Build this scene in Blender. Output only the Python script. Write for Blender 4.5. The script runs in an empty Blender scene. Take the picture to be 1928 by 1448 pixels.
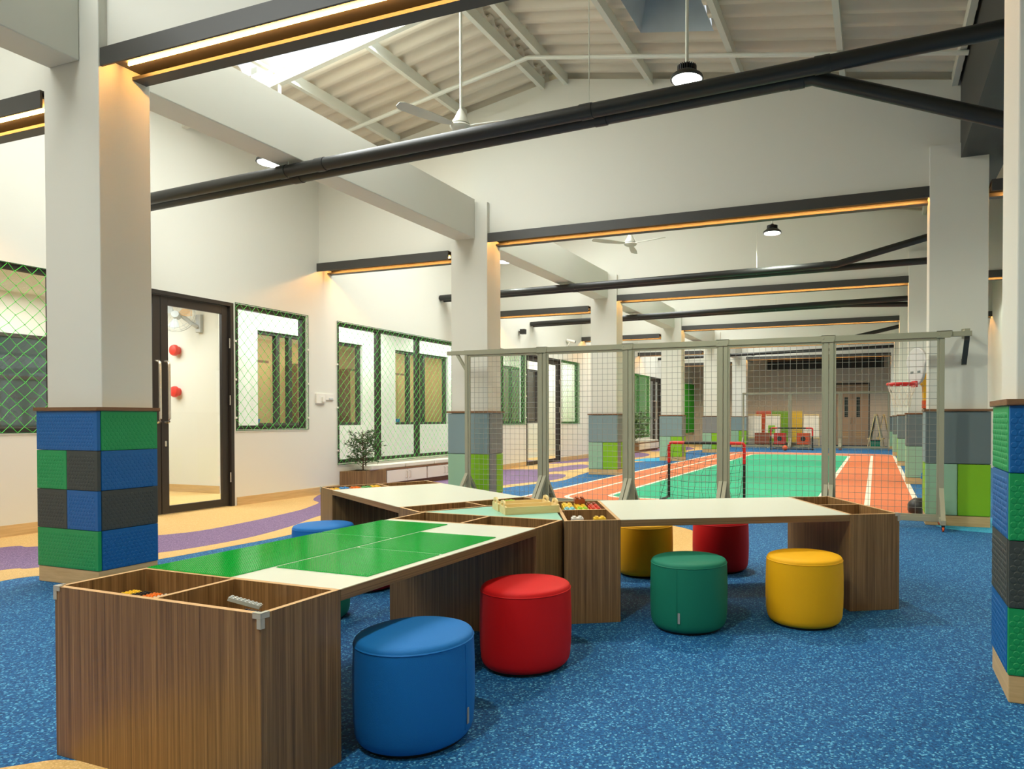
import bpy, math, random
from mathutils import Vector, Matrix

# ------------------------------------------------------------------ camera, world, light, exposure
SC = bpy.context.scene
COL = SC.collection
random.seed(7)
EH = 1.08                                   # eye height in metres
F_PX, CX_PX, CY_PX = 1302.9, 1165.2, 806.9  # focal length and principal point in pixels of the 1928 x 1448 frame
YAW, PITCH = 0.35517, 0.0140                # turned left of the hall axis, tilted down a little
cam = bpy.data.cameras.new('camera')
cam.sensor_fit = 'HORIZONTAL'
cam.sensor_width = 36.0
cam.lens = F_PX / 1928 * 36.0
cam.shift_x = (964 - CX_PX) / 1928
cam.shift_y = (CY_PX - 724) / 1928
cam.clip_start = 0.05
cam.clip_end = 200
camo = bpy.data.objects.new('camera', cam)
COL.objects.link(camo)
camo.location = (0, 0, EH)
camo.rotation_euler = (math.pi / 2 - PITCH, 0, YAW)
SC.camera = camo

SC.view_settings.view_transform = 'Standard'
SC.view_settings.look = 'None'
SC.view_settings.gamma = 1.0
SC.view_settings.use_curve_mapping = False
SC.view_settings.exposure = -0.05

W = bpy.data.worlds.new('sky')
SC.world = W
W.use_nodes = True
W.node_tree.nodes['Background'].inputs['Color'].default_value = (0.90, 0.95, 1.0, 1)
W.node_tree.nodes['Background'].inputs['Strength'].default_value = 1.6

P0, BAY = 2.968, 4.718                      # front of the first pillars, bay length
WALL_X = -7.45
RIGHT_X = 2.40
BACK_Y = 29.3
FRONT_Y = P0 - 2 * BAY + 0.3
RIDGE_X, RIDGE_Z = -3.72, 5.28


def roof_z(x):
    return RIDGE_Z + (0.18 * (x - RIDGE_X) if x < RIDGE_X else -0.17 * (x - RIDGE_X))


def area_light(name, loc, sx, sy, power, color, rot=(0, 0, 0), shape='RECTANGLE'):
    l = bpy.data.lights.new(name, 'AREA')
    l.shape = shape
    l.size = sx
    if shape in ('RECTANGLE', 'ELLIPSE'):
        l.size_y = sy
    l.energy = power
    l.color = color
    o = bpy.data.objects.new(name, l)
    COL.objects.link(o)
    o.location = loc
    o.rotation_euler = rot
    return o


SKY_POWER = 190.0
BAY_POWER = 43.0
SKYLIGHTS = []                              # (x0, x1, y0, y1) on the left slope of the roof
for k in range(0, 6):  # unseen bays get added skylights for light, the nearest to brighten the foreground
    ys = P0 + (k - 1) * BAY
    SKYLIGHTS.append((-6.45, -4.0, ys + 0.36, ys + 3.09))
for (x0, x1, y0, y1) in SKYLIGHTS:
    xm = (x0 + x1) / 2
    area_light('skylight_daylight', (xm, (y0 + y1) / 2, roof_z(xm) - 0.05), x1 - x0 - 0.05, y1 - y0 - 0.05,
               SKY_POWER, (0.97, 1.0, 0.96), (0, -math.atan(0.18), 0))
for (x, y, sx, sy, p) in ((-10.0, 5.2, 2.2, 3.0, 145), (-8.2, 9.2, 0.6, 3.2, 80), (-8.2, 13.6, 0.6, 3.6, 76),
                          (-8.2, 18.5, 0.6, 3.6, 70), (-10.2, 10.2, 1.0, 3.6, 60), (-10.2, 15.5, 1.0, 3.6, 60)):
    area_light('ceiling_panel_light', (x, y, 2.86), sx, sy, p, (0.92, 1.0, 0.96))


# ------------------------------------------------------------------ helpers
def lin(c):
    c /= 255.0
    return c / 12.92 if c <= 0.04045 else ((c + 0.055) / 1.055) ** 2.4


def rgb(r, g, b):
    return (lin(r), lin(g), lin(b), 1.0)


def new_mat(name):
    m = bpy.data.materials.new(name)
    m.use_nodes = True
    nt = m.node_tree
    return m, nt, nt.nodes['Principled BSDF']


def plain(name, c, rough=0.5, metal=0.0, spec=0.5, bump=0.0, bscale=60.0, vary=0.0, vscale=6.0, coat=0.0):
    m, nt, b = new_mat(name)
    b.inputs['Base Color'].default_value = c
    b.inputs['Roughness'].default_value = rough
    b.inputs['Metallic'].default_value = metal
    b.inputs['Specular IOR Level'].default_value = spec
    b.inputs['Coat Weight'].default_value = coat
    tc = nt.nodes.new('ShaderNodeTexCoord')
    if vary > 0:
        n = nt.nodes.new('ShaderNodeTexNoise')
        n.inputs['Scale'].default_value = vscale
        n.inputs['Detail'].default_value = 4
        nt.links.new(tc.outputs['Object'], n.inputs['Vector'])
        mr = nt.nodes.new('ShaderNodeMapRange')
        mr.inputs['To Min'].default_value = 1 - vary
        mr.inputs['To Max'].default_value = 1 + vary
        nt.links.new(n.outputs['Fac'], mr.inputs['Value'])
        mx = nt.nodes.new('ShaderNodeMix')
        mx.data_type = 'RGBA'
        mx.blend_type = 'MULTIPLY'
        mx.inputs['Factor'].default_value = 1
        mx.inputs[6].default_value = c
        nt.links.new(mr.outputs['Result'], mx.inputs[7])
        nt.links.new(mx.outputs[2], b.inputs['Base Color'])
    if bump > 0:
        n2 = nt.nodes.new('ShaderNodeTexNoise')
        n2.inputs['Scale'].default_value = bscale
        n2.inputs['Detail'].default_value = 3
        nt.links.new(tc.outputs['Object'], n2.inputs['Vector'])
        bp = nt.nodes.new('ShaderNodeBump')
        bp.inputs['Strength'].default_value = bump
        bp.inputs['Distance'].default_value = 0.01
        nt.links.new(n2.outputs['Fac'], bp.inputs['Height'])
        nt.links.new(bp.outputs['Normal'], b.inputs['Normal'])
    return m


def wood(name, stops, scale, rough=0.42, offset=(0, 0, 0)):
    """streaky laminate: noise squeezed across the grain"""
    m, nt, b = new_mat(name)
    tc = nt.nodes.new('ShaderNodeTexCoord')
    mp = nt.nodes.new('ShaderNodeMapping')
    mp.inputs['Scale'].default_value = scale
    mp.inputs['Location'].default_value = offset
    nt.links.new(tc.outputs['Object'], mp.inputs['Vector'])
    n = nt.nodes.new('ShaderNodeTexNoise')
    n.inputs['Scale'].default_value = 1.0
    n.inputs['Detail'].default_value = 5
    n.inputs['Roughness'].default_value = 0.72
    nt.links.new(mp.outputs['Vector'], n.inputs['Vector'])
    r = nt.nodes.new('ShaderNodeValToRGB')
    e = r.color_ramp.elements
    e[0].position, e[0].color = stops[0]
    e[1].position, e[1].color = stops[-1]
    for p, c in stops[1:-1]:
        x = e.new(p)
        x.color = c
    nt.links.new(n.outputs['Fac'], r.inputs['Fac'])
    nt.links.new(r.outputs['Color'], b.inputs['Base Color'])
    b.inputs['Roughness'].default_value = rough
    bp = nt.nodes.new('ShaderNodeBump')
    bp.inputs['Strength'].default_value = 0.06
    bp.inputs['Distance'].default_value = 0.002
    nt.links.new(n.outputs['Fac'], bp.inputs['Height'])
    nt.links.new(bp.outputs['Normal'], b.inputs['Normal'])
    return m


def granule(name, dark, mid, light, grain=150.0, pos=(0.0, 0.62, 0.8)):
    """rubber granule floor: one random tone for each grain"""
    m, nt, b = new_mat(name)
    tc = nt.nodes.new('ShaderNodeTexCoord')
    v = nt.nodes.new('ShaderNodeTexVoronoi')
    v.inputs['Scale'].default_value = grain
    nt.links.new(tc.outputs['Object'], v.inputs['Vector'])
    sp = nt.nodes.new('ShaderNodeSeparateColor')
    nt.links.new(v.outputs['Color'], sp.inputs['Color'])
    r = nt.nodes.new('ShaderNodeValToRGB')
    e = r.color_ramp.elements
    e[0].position, e[0].color = pos[0], dark
    e[1].position, e[1].color = 1.0, light
    x = e.new(pos[1])
    x.color = mid
    x = e.new(pos[2])
    x.color = mid
    nt.links.new(sp.outputs['Red'], r.inputs['Fac'])
    nt.links.new(r.outputs['Color'], b.inputs['Base Color'])
    b.inputs['Roughness'].default_value = 0.75
    b.inputs['Specular IOR Level'].default_value = 0.3
    bp = nt.nodes.new('ShaderNodeBump')
    bp.inputs['Strength'].default_value = 0.25
    bp.inputs['Distance'].default_value = 0.002
    nt.links.new(v.outputs['Distance'], bp.inputs['Height'])
    nt.links.new(bp.outputs['Normal'], b.inputs['Normal'])
    return m


def emit(name, c, s):
    m, nt, b = new_mat(name)
    b.inputs['Base Color'].default_value = c
    b.inputs['Emission Color'].default_value = c
    b.inputs['Emission Strength'].default_value = s
    return m


def glass(name, tint=(1, 1, 1, 1), refl=0.10):
    m = bpy.data.materials.new(name)
    m.use_nodes = True
    nt = m.node_tree
    nt.nodes.clear()
    out = nt.nodes.new('ShaderNodeOutputMaterial')
    tr = nt.nodes.new('ShaderNodeBsdfTransparent')
    tr.inputs['Color'].default_value = tint
    gl = nt.nodes.new('ShaderNodeBsdfGlossy')
    gl.inputs['Roughness'].default_value = 0.02
    mx = nt.nodes.new('ShaderNodeMixShader')
    lw = nt.nodes.new('ShaderNodeLayerWeight')
    lw.inputs['Blend'].default_value = 0.5
    pw = nt.nodes.new('ShaderNodeMath')
    pw.operation = 'POWER'
    pw.inputs[1].default_value = 5.0
    nt.links.new(lw.outputs['Facing'], pw.inputs[0])
    ma = nt.nodes.new('ShaderNodeMath')
    ma.operation = 'MULTIPLY_ADD'
    ma.inputs[1].default_value = 0.9
    ma.inputs[2].default_value = 0.03
    nt.links.new(pw.outputs[0], ma.inputs[0])
    nt.links.new(ma.outputs[0], mx.inputs['Fac'])
    nt.links.new(tr.outputs[0], mx.inputs[1])
    nt.links.new(gl.outputs[0], mx.inputs[2])
    nt.links.new(mx.outputs[0], out.inputs['Surface'])
    return m


def translucent(name, c):
    m = bpy.data.materials.new(name)
    m.use_nodes = True
    nt = m.node_tree
    nt.nodes.clear()
    out = nt.nodes.new('ShaderNodeOutputMaterial')
    t = nt.nodes.new('ShaderNodeBsdfTranslucent')
    t.inputs['Color'].default_value = c
    nt.links.new(t.outputs[0], out.inputs['Surface'])
    return m


M = {}
M['wall'] = plain('wall_paint', rgb(226, 224, 212), 0.6, bump=0.02, bscale=90, vary=0.012, vscale=1.3)
M['backwall'] = plain('wall_paint_beige', rgb(205, 196, 180), 0.6, vary=0.02)
M['roof'] = plain('roof_sheet_paint', rgb(222, 212, 192), 0.65, vary=0.02, vscale=3)
M['steel_white'] = plain('white_painted_steel', rgb(226, 226, 212), 0.45)
M['galv'] = plain('galvanised_sheet', rgb(196, 206, 212), 0.35, metal=0.1, vary=0.08, vscale=8)
M['beam'] = plain('beam_cladding', rgb(66, 64, 60), 0.5)
M['black'] = plain('black_paint', rgb(38, 38, 36), 0.42)
M['gutter'] = plain('charcoal_paint', rgb(62, 62, 58), 0.55)
M['frame'] = plain('dark_bronze_aluminium', rgb(50, 44, 38), 0.4)
M['led'] = emit('warm_led', (1.0, 0.45, 0.10, 1), 110.0)
M['lampface'] = emit('lamp_lens', (0.95, 1.0, 0.93, 1), 9.0)
M['panel_lit'] = emit('lit_ceiling_panel', (1, 1, 0.96, 1), 3.0)
M['skypane'] = translucent('skylight_sheet', (0.9, 0.95, 0.97, 1))
M['glass'] = glass('clear_glass')
M['darkglass'] = plain('dark_glazing', rgb(52, 66, 66), 0.08, vary=0.4, vscale=2.2)
M['curtain'] = plain('dark_curtain', rgb(60, 74, 66), 0.8, vary=0.25, vscale=9)
M['baseboard'] = wood('pale_wood_skirting', [(0.3, rgb(196, 160, 106)), (0.7, rgb(222, 190, 136))], (3, 2, 60), 0.5)
M['ledge'] = wood('ledge_wood', [(0.3, rgb(110, 74, 46)), (0.7, rgb(146, 104, 68))], (6, 6, 70), 0.5)
zeb = [(0.30, rgb(86, 62, 36)), (0.44, rgb(122, 92, 56)), (0.56, rgb(144, 111, 70)), (0.72, rgb(172, 138, 94))]
M['wood'] = wood('zebra_laminate', zeb, (95, 95, 1.1), 0.38)
M['wood_h'] = wood('zebra_laminate_edge', zeb, (1.2, 90, 210), 0.38)
M['edge'] = plain('edge_band', rgb(206, 168, 118), 0.5)
M['white'] = plain('white_laminate', rgb(220, 227, 213), 0.28, vary=0.01)
M['mint'] = plain('mint_laminate', rgb(150, 214, 196), 0.3)
M['clear'] = plain('clear_plastic', rgb(190, 188, 176), 0.2)
M['tray'] = wood('pale_pine', [(0.3, rgb(222, 196, 132)), (0.7, rgb(238, 216, 158))], (4, 40, 40), 0.5)
M['greenplate'] = plain('green_abs_plastic', rgb(6, 180, 70), 0.12, spec=0.7)
M['fence'] = plain('olive_grey_paint', rgb(158, 156, 132), 0.45)
M['wire'] = plain('galvanised_wire', rgb(150, 150, 138), 0.4, metal=0.3)
M['net'] = plain('green_nylon', rgb(84, 222, 78), 0.5)
M['netdark'] = plain('dark_green_rope', rgb(24, 82, 36), 0.6)
M['netknot'] = plain('green_nylon_knot', rgb(52, 160, 62), 0.6)
M['blacknet'] = plain('black_nylon', rgb(30, 40, 34), 0.7)
M['chrome'] = plain('chrome', rgb(226, 218, 202), 0.18, metal=0.75)
M['greyplastic'] = plain('grey_plastic', rgb(196, 200, 200), 0.4)
M['red_bell'] = plain('red_enamel', rgb(226, 62, 48), 0.3)
M['floor_blue'] = granule('blue_granules', rgb(8, 66, 118), rgb(20, 98, 158), rgb(104, 184, 224))
M['floor_tan'] = granule('tan_granules', rgb(204, 164, 102), rgb(219, 181, 116), rgb(234, 202, 144), 190)
M['floor_purple'] = granule('purple_granules', rgb(96, 78, 114), rgb(132, 106, 146), rgb(172, 148, 178), 190)
M['floor_sky'] = granule('light_blue_granules', rgb(26, 146, 196), rgb(54, 172, 214), rgb(120, 206, 230), 190)
M['floor_track'] = granule('terracotta_granules', rgb(212, 110, 68), rgb(226, 128, 84), rgb(238, 156, 110), 190)
M['floor_green'] = granule('green_granules', rgb(22, 160, 120), rgb(44, 180, 138), rgb(96, 204, 164), 190)
M['line'] = plain('white_line_paint', rgb(240, 234, 216), 0.7)
M['soil'] = plain('dark_soil', rgb(58, 44, 32), 0.9, bump=0.5, bscale=70)
M['leaf'] = plain('leaf_green', rgb(58, 96, 40), 0.5, vary=0.35, vscale=14)
M['leaf2'] = plain('leaf_pale_green', rgb(104, 132, 84), 0.5, vary=0.35, vscale=14)
M['stem'] = plain('stem_brown', rgb(84, 66, 40), 0.7)
M['cushion'] = plain('cream_vinyl', rgb(226, 224, 208), 0.5, bump=0.05, bscale=18)
M['cabinet'] = plain('cream_cabinet_door', rgb(232, 226, 212), 0.4)
M['b_fan'] = plain('peach_plastic', rgb(232, 196, 150), 0.4)
M['switch'] = plain('white_switch_plastic', rgb(238, 234, 222), 0.35)


def fabric(name, c):
    return plain(name, c, 0.62, spec=0.3, bump=0.10, bscale=420)


M['f_blue'] = fabric('blue_vinyl', rgb(16, 112, 190))
M['f_red'] = fabric('red_vinyl', rgb(206, 12, 18))
M['f_green'] = fabric('green_vinyl', rgb(18, 122, 96))
M['f_yellow'] = fabric('yellow_vinyl', rgb(244, 180, 8))
M['stitch'] = plain('grey_label', rgb(150, 156, 156), 0.6)
M['r_blue'] = plain('blue_rubber', rgb(0, 96, 162), 0.5)
M['r_green'] = plain('green_rubber', rgb(16, 152, 84), 0.5)
M['r_dark'] = plain('dark_grey_rubber', rgb(62, 68, 64), 0.55)
M['p_slate'] = plain('slate_blue_pad', rgb(128, 150, 152), 0.6, bump=0.05, bscale=300)
M['p_grey'] = plain('grey_pad', rgb(132, 134, 132), 0.6, bump=0.05, bscale=300)
M['p_dark'] = plain('dark_slate_pad', rgb(104, 116, 116), 0.6, bump=0.05, bscale=300)
M['p_mint'] = plain('pale_green_pad', rgb(150, 190, 158), 0.6, bump=0.05, bscale=300)
M['p_lime'] = plain('lime_pad', rgb(132, 190, 18), 0.55, bump=0.05, bscale=300)
M['orange'] = plain('orange_plastic', rgb(232, 92, 40), 0.45)
M['rim_red'] = plain('red_plastic', rgb(214, 40, 36), 0.35)
M['yellow_pl'] = plain('yellow_plastic', rgb(246, 186, 14), 0.35)
M['dark_pl'] = plain('black_plastic', rgb(34, 36, 36), 0.45)
M['tan_panel'] = plain('tan_timber_door', rgb(206, 166, 104), 0.5, vary=0.05)
M['greytan'] = plain('taupe_door_paint', rgb(176, 150, 122), 0.5)


class MB:
    """collects shapes and links them as one mesh object"""

    def __init__(self):
        self.v, self.f, self.mi, self.sm = [], [], [], []

    def add(self, vs, fs, mi=0, sm=False):
        o = len(self.v)
        self.v += [tuple(p) for p in vs]
        self.f += [[i + o for i in f] for f in fs]
        self.mi += [mi] * len(fs)
        self.sm += [sm] * len(fs)
        return self

    def box(self, x0, x1, y0, y1, z0, z1, mi=0, top=None):
        vs = [(x0, y0, z0), (x1, y0, z0), (x1, y1, z0), (x0, y1, z0), (x0, y0, z1), (x1, y0, z1), (x1, y1, z1), (x0, y1, z1)]
        self.add(vs, [(3, 2, 1, 0), (0, 1, 5, 4), (1, 2, 6, 5), (2, 3, 7, 6), (3, 0, 4, 7)], mi)
        self.add(vs, [(4, 5, 6, 7)], mi if top is None else top)
        return self

    def prism(self, poly, z0, z1, mi=0, top=None):
        n = len(poly)
        a = sum(poly[i][0] * poly[(i + 1) % n][1] - poly[(i + 1) % n][0] * poly[i][1] for i in range(n))
        if a < 0:
            poly = poly[::-1]
        vs = [(x, y, z0) for x, y in poly] + [(x, y, z1) for x, y in poly]
        self.add(vs, [tuple(range(n))[::-1]] + [(i, (i + 1) % n, n + (i + 1) % n, n + i) for i in range(n)], mi)
        self.add(vs, [tuple(range(n, 2 * n))], mi if top is None else top)
        return self

    def extrude(self, poly3, d, mi=0):
        """flat 3-D polygon pushed along vector d"""
        n = len(poly3)
        d = Vector(d)
        vs = [Vector(p) for p in poly3] + [Vector(p) + d for p in poly3]
        self.add(vs, [tuple(range(n))[::-1], tuple(range(n, 2 * n))] + [(i, (i + 1) % n, n + (i + 1) % n, n + i) for i in range(n)], mi)
        return self

    def tube(self, pts, r, n=8, mi=0, sm=True, caps=True, radii=None):
        pts = [Vector(p) for p in pts]
        rings = []
        for i, p in enumerate(pts):
            a = pts[max(i - 1, 0)]
            b = pts[min(i + 1, len(pts) - 1)]
            d = (b - a).normalized()
            up = Vector((0, 0, 1)) if abs(d.z) < 0.95 else Vector((1, 0, 0))
            s = d.cross(up).normalized()
            t = s.cross(d).normalized()
            rr = radii[i] if radii else r
            rings.append([p + (s * math.cos(2 * math.pi * k / n) + t * math.sin(2 * math.pi * k / n)) * rr for k in range(n)])
        vs = [q for ring in rings for q in ring]
        fs = []
        for i in range(len(pts) - 1):
            for k in range(n):
                fs.append((i * n + k, i * n + (k + 1) % n, (i + 1) * n + (k + 1) % n, (i + 1) * n + k))
        self.add(vs, fs, mi, sm)
        if caps:
            self.add(vs, [tuple(range(n)), tuple(range(len(vs) - n, len(vs)))[::-1]], mi, False)
        return self

    def lathe(self, prof, n=32, c=(0, 0, 0), mi=0, sm=True, mat=None):
        vs = []
        for r, z in prof:
            for k in range(n):
                a = 2 * math.pi * k / n
                p = Vector((r * math.cos(a), r * math.sin(a), z))
                if mat is not None:
                    p = mat @ p
                vs.append(p + Vector(c))
        fs = []
        for i in range(len(prof) - 1):
            for k in range(n):
                fs.append((i * n + k, i * n + (k + 1) % n, (i + 1) * n + (k + 1) % n, (i + 1) * n + k))
        self.add(vs, fs, mi, sm)
        if prof[0][0] > 1e-6:
            self.add(vs, [tuple(range(n))[::-1]], mi, False)
        if prof[-1][0] > 1e-6:
            self.add(vs, [tuple(range(len(vs) - n, len(vs)))], mi, False)
        return self

    def build(self, name, mats, parent=None, bevel=0.0, seg=2, label=None, angle=40, stuff=False):
        me = bpy.data.meshes.new(name)
        me.from_pydata(self.v, [], self.f)
        if not isinstance(mats, (list, tuple)):
            mats = [mats]
        for m in mats:
            me.materials.append(m)
        me.polygons.foreach_set('material_index', self.mi)
        me.polygons.foreach_set('use_smooth', self.sm)
        me.update()
        if any(self.sm):
            me.set_sharp_from_angle(angle=math.radians(angle))
        o = bpy.data.objects.new(name, me)
        COL.objects.link(o)
        if parent is not None:
            o.parent = parent
        if bevel > 0:
            b = o.modifiers.new('soft_edge', 'BEVEL')
            b.width = bevel
            b.segments = seg
            b.limit_method = 'ANGLE'
            b.harden_normals = False
        if label:
            o['label'] = label
        if stuff:
            o['kind'] = 'stuff'
        return o


def tag(o, label, cat, group=None, kind=None):
    o['label'] = label
    o['category'] = cat
    if group:
        o['group'] = group
    if kind:
        o['kind'] = kind
    return o


def thing(name, label, cat, loc=(0, 0, 0), rz=0.0, group=None, kind=None):
    o = bpy.data.objects.new(name, None)
    o.empty_display_size = 0.1
    COL.objects.link(o)
    o.location = loc
    o.rotation_euler = (0, 0, rz)
    return tag(o, label, cat, group, kind)


def copy_tree(root, loc=None, rz=None, label=None):
    c = root.copy()
    COL.objects.link(c)
    if loc is not None:
        c.location = loc
    if rz is not None:
        c.rotation_euler = (0, 0, rz)
    if label:
        c['label'] = label

    def rec(a, b):
        for ch in list(a.children):
            d = ch.copy()
            COL.objects.link(d)
            d.parent = b
            rec(ch, d)
    rec(root, c)
    return c


def structure(name, label=None, loc=(0, 0, 0)):
    o = bpy.data.objects.new(name, None)
    COL.objects.link(o)
    o.location = loc
    o['kind'] = 'structure'
    if label:
        o['label'] = label
        o['category'] = name.split('_')[0]
    return o


def spline(pts, n=8, closed=False):
    """Catmull-Rom through 2-D points"""
    out = []
    m = len(pts)
    rng = range(m if closed else m - 1)
    for i in rng:
        p0 = pts[(i - 1) % m] if closed or i > 0 else pts[0]
        p1, p2 = pts[i], pts[(i + 1) % m]
        p3 = pts[(i + 2) % m] if closed or i + 2 < m else pts[-1]
        for k in range(n):
            t = k / n
            out.append(tuple(0.5 * ((2 * p1[j]) + (-p0[j] + p2[j]) * t + (2 * p0[j] - 5 * p1[j] + 4 * p2[j] - p3[j]) * t * t
                                    + (-p0[j] + 3 * p1[j] - 3 * p2[j] + p3[j]) * t ** 3) for j in (0, 1)))
    if not closed:
        out.append(tuple(pts[-1]))
    return out


# ------------------------------------------------------------------ floor and its coloured inlays
floor = structure('floor', 'blue speckled rubber granule floor with coloured curving inlays')
MB().box(-14.0, RIGHT_X + 0.1, FRONT_Y - 0.1, BACK_Y + 0.1, -0.08, 0.0).build('rubber_base', M['floor_blue'], floor)


def inlay(poly, mat, z, name='rubber_inlay'):
    b = MB()
    b.prism(poly, -0.003, z)
    return b.build(name, mat, floor)


blue_edge = [(-5.75, FRONT_Y), (-5.7, -2.2), (-5.5, -0.2), (-5.25, 1.0), (-5.3, 2.2), (-5.45, 2.9), (-5.3, 3.2), (-5.16, 3.75), (-5.12, 4.3), (-5.11, 5.0),
             (-5.3, 6.3), (-5.55, 7.5), (-5.6, 8.6), (-5.44, 9.57), (-5.28, 10.3), (-5.14, 10.9), (-5.2, 11.5), (-5.34, 12.17), (-5.45, 12.9),
             (-5.8, 14.2), (-5.7, 15.8), (-5.5, 17.0), (-5.75, 18.6), (-5.6, 20.5), (-5.8, 22.5), (-5.6, 24.0), (-5.7, 26.2), (-5.8, BACK_Y)]
inlay(spline(blue_edge, 6) + [(-8.87, BACK_Y), (-8.87, 7.4), (-13.9, 7.4), (-13.9, FRONT_Y)], M['floor_tan'], 0.0010)
pl = [(-6.5, FRONT_Y), (-6.4, -1.5), (-6.2, 0.6), (-6.1, 2.2), (-5.84, 3.09), (-5.7, 3.22), (-5.41, 3.93), (-5.33, 4.3), (-5.35, 4.8), (-5.52, 5.4), (-5.79, 6.03), (-6.0, 6.9), (-6.1, 7.8),
      (-5.9, 8.9), (-5.66, 9.92), (-5.45, 10.6), (-5.33, 11.0), (-5.36, 11.5), (-5.6, 12.15), (-5.85, 12.3)]
pu = [(-6.05, 12.05), (-6.25, 12.4), (-6.05, 13.1), (-5.95, 14.0), (-6.3, 14.9), (-6.62, 14.9), (-6.66, 13.6), (-6.85, 13.2), (-7.43, 12.9), (-7.44, 11.5), (-7.44, 8.5), (-7.44, 7.85), (-7.25, 7.5),
      (-7.0, 7.2), (-6.74, 7.02), (-6.62, 6.85), (-6.5, 6.62), (-6.39, 6.38), (-6.28, 5.98), (-6.18, 5.54), (-6.1, 4.88), (-6.22, 4.52), (-6.64, 3.76), (-6.87, 3.63), (-7.1, 2.4), (-7.2, 0.6), (-7.3, -1.5), (-7.2, FRONT_Y)]
inlay(spline(pl, 6) + spline(pu, 6), M['floor_purple'], 0.0018)
inlay(spline([(-7.4, 15.0), (-6.75, 16.2), (-6.3, 17.6), (-6.2, 19.0), (-6.5, 20.2), (-7.0, 20.9), (-7.42, 21.0), (-7.42, 18.0)], 6, True), M['floor_purple'], 0.0018)
inlay(spline([(-6.9, 22.0), (-6.1, 23.2), (-6.2, 24.6), (-6.7, 25.6), (-7.3, 25.2), (-7.4, 23.2)], 6, True), M['floor_purple'], 0.0018)
inlay([(-8.80, 7.40), (-7.66, 7.05), (-7.66, 16), (-8.80, 16)], M['floor_purple'], 0.0018)
inlay(spline([(-1.95, 4.9), (-1.45, 5.0), (-1.3, 5.6), (-1.55, 6.35), (-1.98, 6.75), (-2.5, 6.6), (-2.6, 5.7)], 6, True), M['floor_tan'], 0.0010)
inlay(spline([(-2.62, 1.15), (-2.47, 1.385), (-2.36, 1.44), (-2.2, 1.47), (-1.9, 1.42), (-1.7, 1.1), (-1.9, 0.7), (-2.4, 0.7)], 6, True), M['floor_tan'], 0.0010)
inlay(spline([(0.62, 7.55), (1.0, 7.35), (1.6, 7.25), (2.38, 7.4), (2.38, 8.3), (1.2, 8.5), (0.6, 8.2)], 6, True), M['floor_sky'], 0.0010)
inlay(spline([(-5.85, 16.8), (-5.2, 16.95), (-4.9, 17.6), (-5.3, 18.3), (-5.9, 17.9)], 6, True), M['floor_sky'], 0.0014)


def stadium(x0, x1, y0, y1, r0, r1, n=8):
    """rounded rectangle: r0 at the near end, r1 at the far end"""
    p = []
    for cx, cy, r, a0 in ((x0 + r0, y0 + r0, r0, 180), (x1 - r0, y0 + r0, r0, 270), (x1 - r1, y1 - r1, r1, 0), (x0 + r1, y1 - r1, r1, 90)):
        for k in range(n + 1):
            a = math.radians(a0 + 90 * k / n)
            p.append((cx + r * math.cos(a), cy + r * math.sin(a)))
    return p


inlay(stadium(-4.62, 0.54, 8.05, 22.6, 0.55, 0.8), M['line'], 0.0026, 'track_line')
inlay(stadium(-4.55, 0.47, 8.12, 22.53, 0.48, 0.73), M['floor_track'], 0.0032, 'track_lane')
inlay(stadium(-4.08, -0.06, 8.45, 22.0, 0.45, 0.6), M['line'], 0.0038, 'track_line')
inlay(stadium(-4.01, -0.13, 8.52, 21.93, 0.38, 0.53), M['floor_track'], 0.0044, 'track_lane')
inlay(stadium(-3.54, -0.67, 8.85, 21.3, 0.30, 0.5), M['line'], 0.0050, 'track_line')
inlay(stadium(-3.47, -0.74, 8.92, 21.23, 0.25, 0.45), M['floor_green'], 0.0056, 'play_court')


# ------------------------------------------------------------------ walls
def wall_y(name, x0, x1, ys, ye, ztop, openings, mat, label, zbot=-0.05):
    """wall along Y with rectangular openings (y0, y1, z0, z1)"""
    b = MB()
    cur = ys
    for (y0, y1, z0, z1) in sorted(openings):
        if y0 > cur:
            b.box(x0, x1, cur, y0, zbot, ztop)
        if z0 > 0:
            b.box(x0, x1, y0, y1, zbot, z0)
        b.box(x0, x1, y0, y1, z1, ztop)
        cur = y1
    if ye > cur:
        b.box(x0, x1, cur, ye, zbot, ztop)
    o = b.build(name, mat)
    return tag(o, label, 'wall', kind='structure')


WTOP = 2.51
OPEN_L = [(1.2, 4.42, 0.945, WTOP), (4.64, 6.385, 0.0, WTOP), (6.415, 7.55, 0.945, WTOP), (8.15, 11.98, 0.42, WTOP),
          (12.1, 14.0, 0.96, 2.57), (14.03, 15.86, 0.0, 2.57), (15.9, 17.02, 0.96, 2.57), (19.9, 23.2, 0.45, 2.57), (23.25, 24.55, 0.0, 2.57), (26.9, 29.0, 0.5, 2.57)]
wall_y('wall_left', -7.60, WALL_X, FRONT_Y, BACK_Y, 4.66, OPEN_L, M['wall'], 'tall cream plastered wall with doors and netted windows on the left')
wall_y('wall_right', RIGHT_X, RIGHT_X + 0.15, FRONT_Y, BACK_Y, 5.2, [(9.0, 15.6, 0.9, 2.5)], M['wall'], 'cream wall of the narrow aisle beyond the right pillars')
o = MB().box(-7.6, RIGHT_X + 0.15, BACK_Y, BACK_Y + 0.15, -0.05, 5.4).build('wall_back', M['backwall'])
tag(o, 'beige end wall far behind the play court', 'wall', kind='structure')
o = MB().box(-14.0, RIGHT_X + 0.15, FRONT_Y - 0.15, FRONT_Y, -0.05, 5.4).build('wall_front', M['wall'])
tag(o, 'cream wall closing the hall behind the viewpoint', 'wall', kind='structure')

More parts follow.
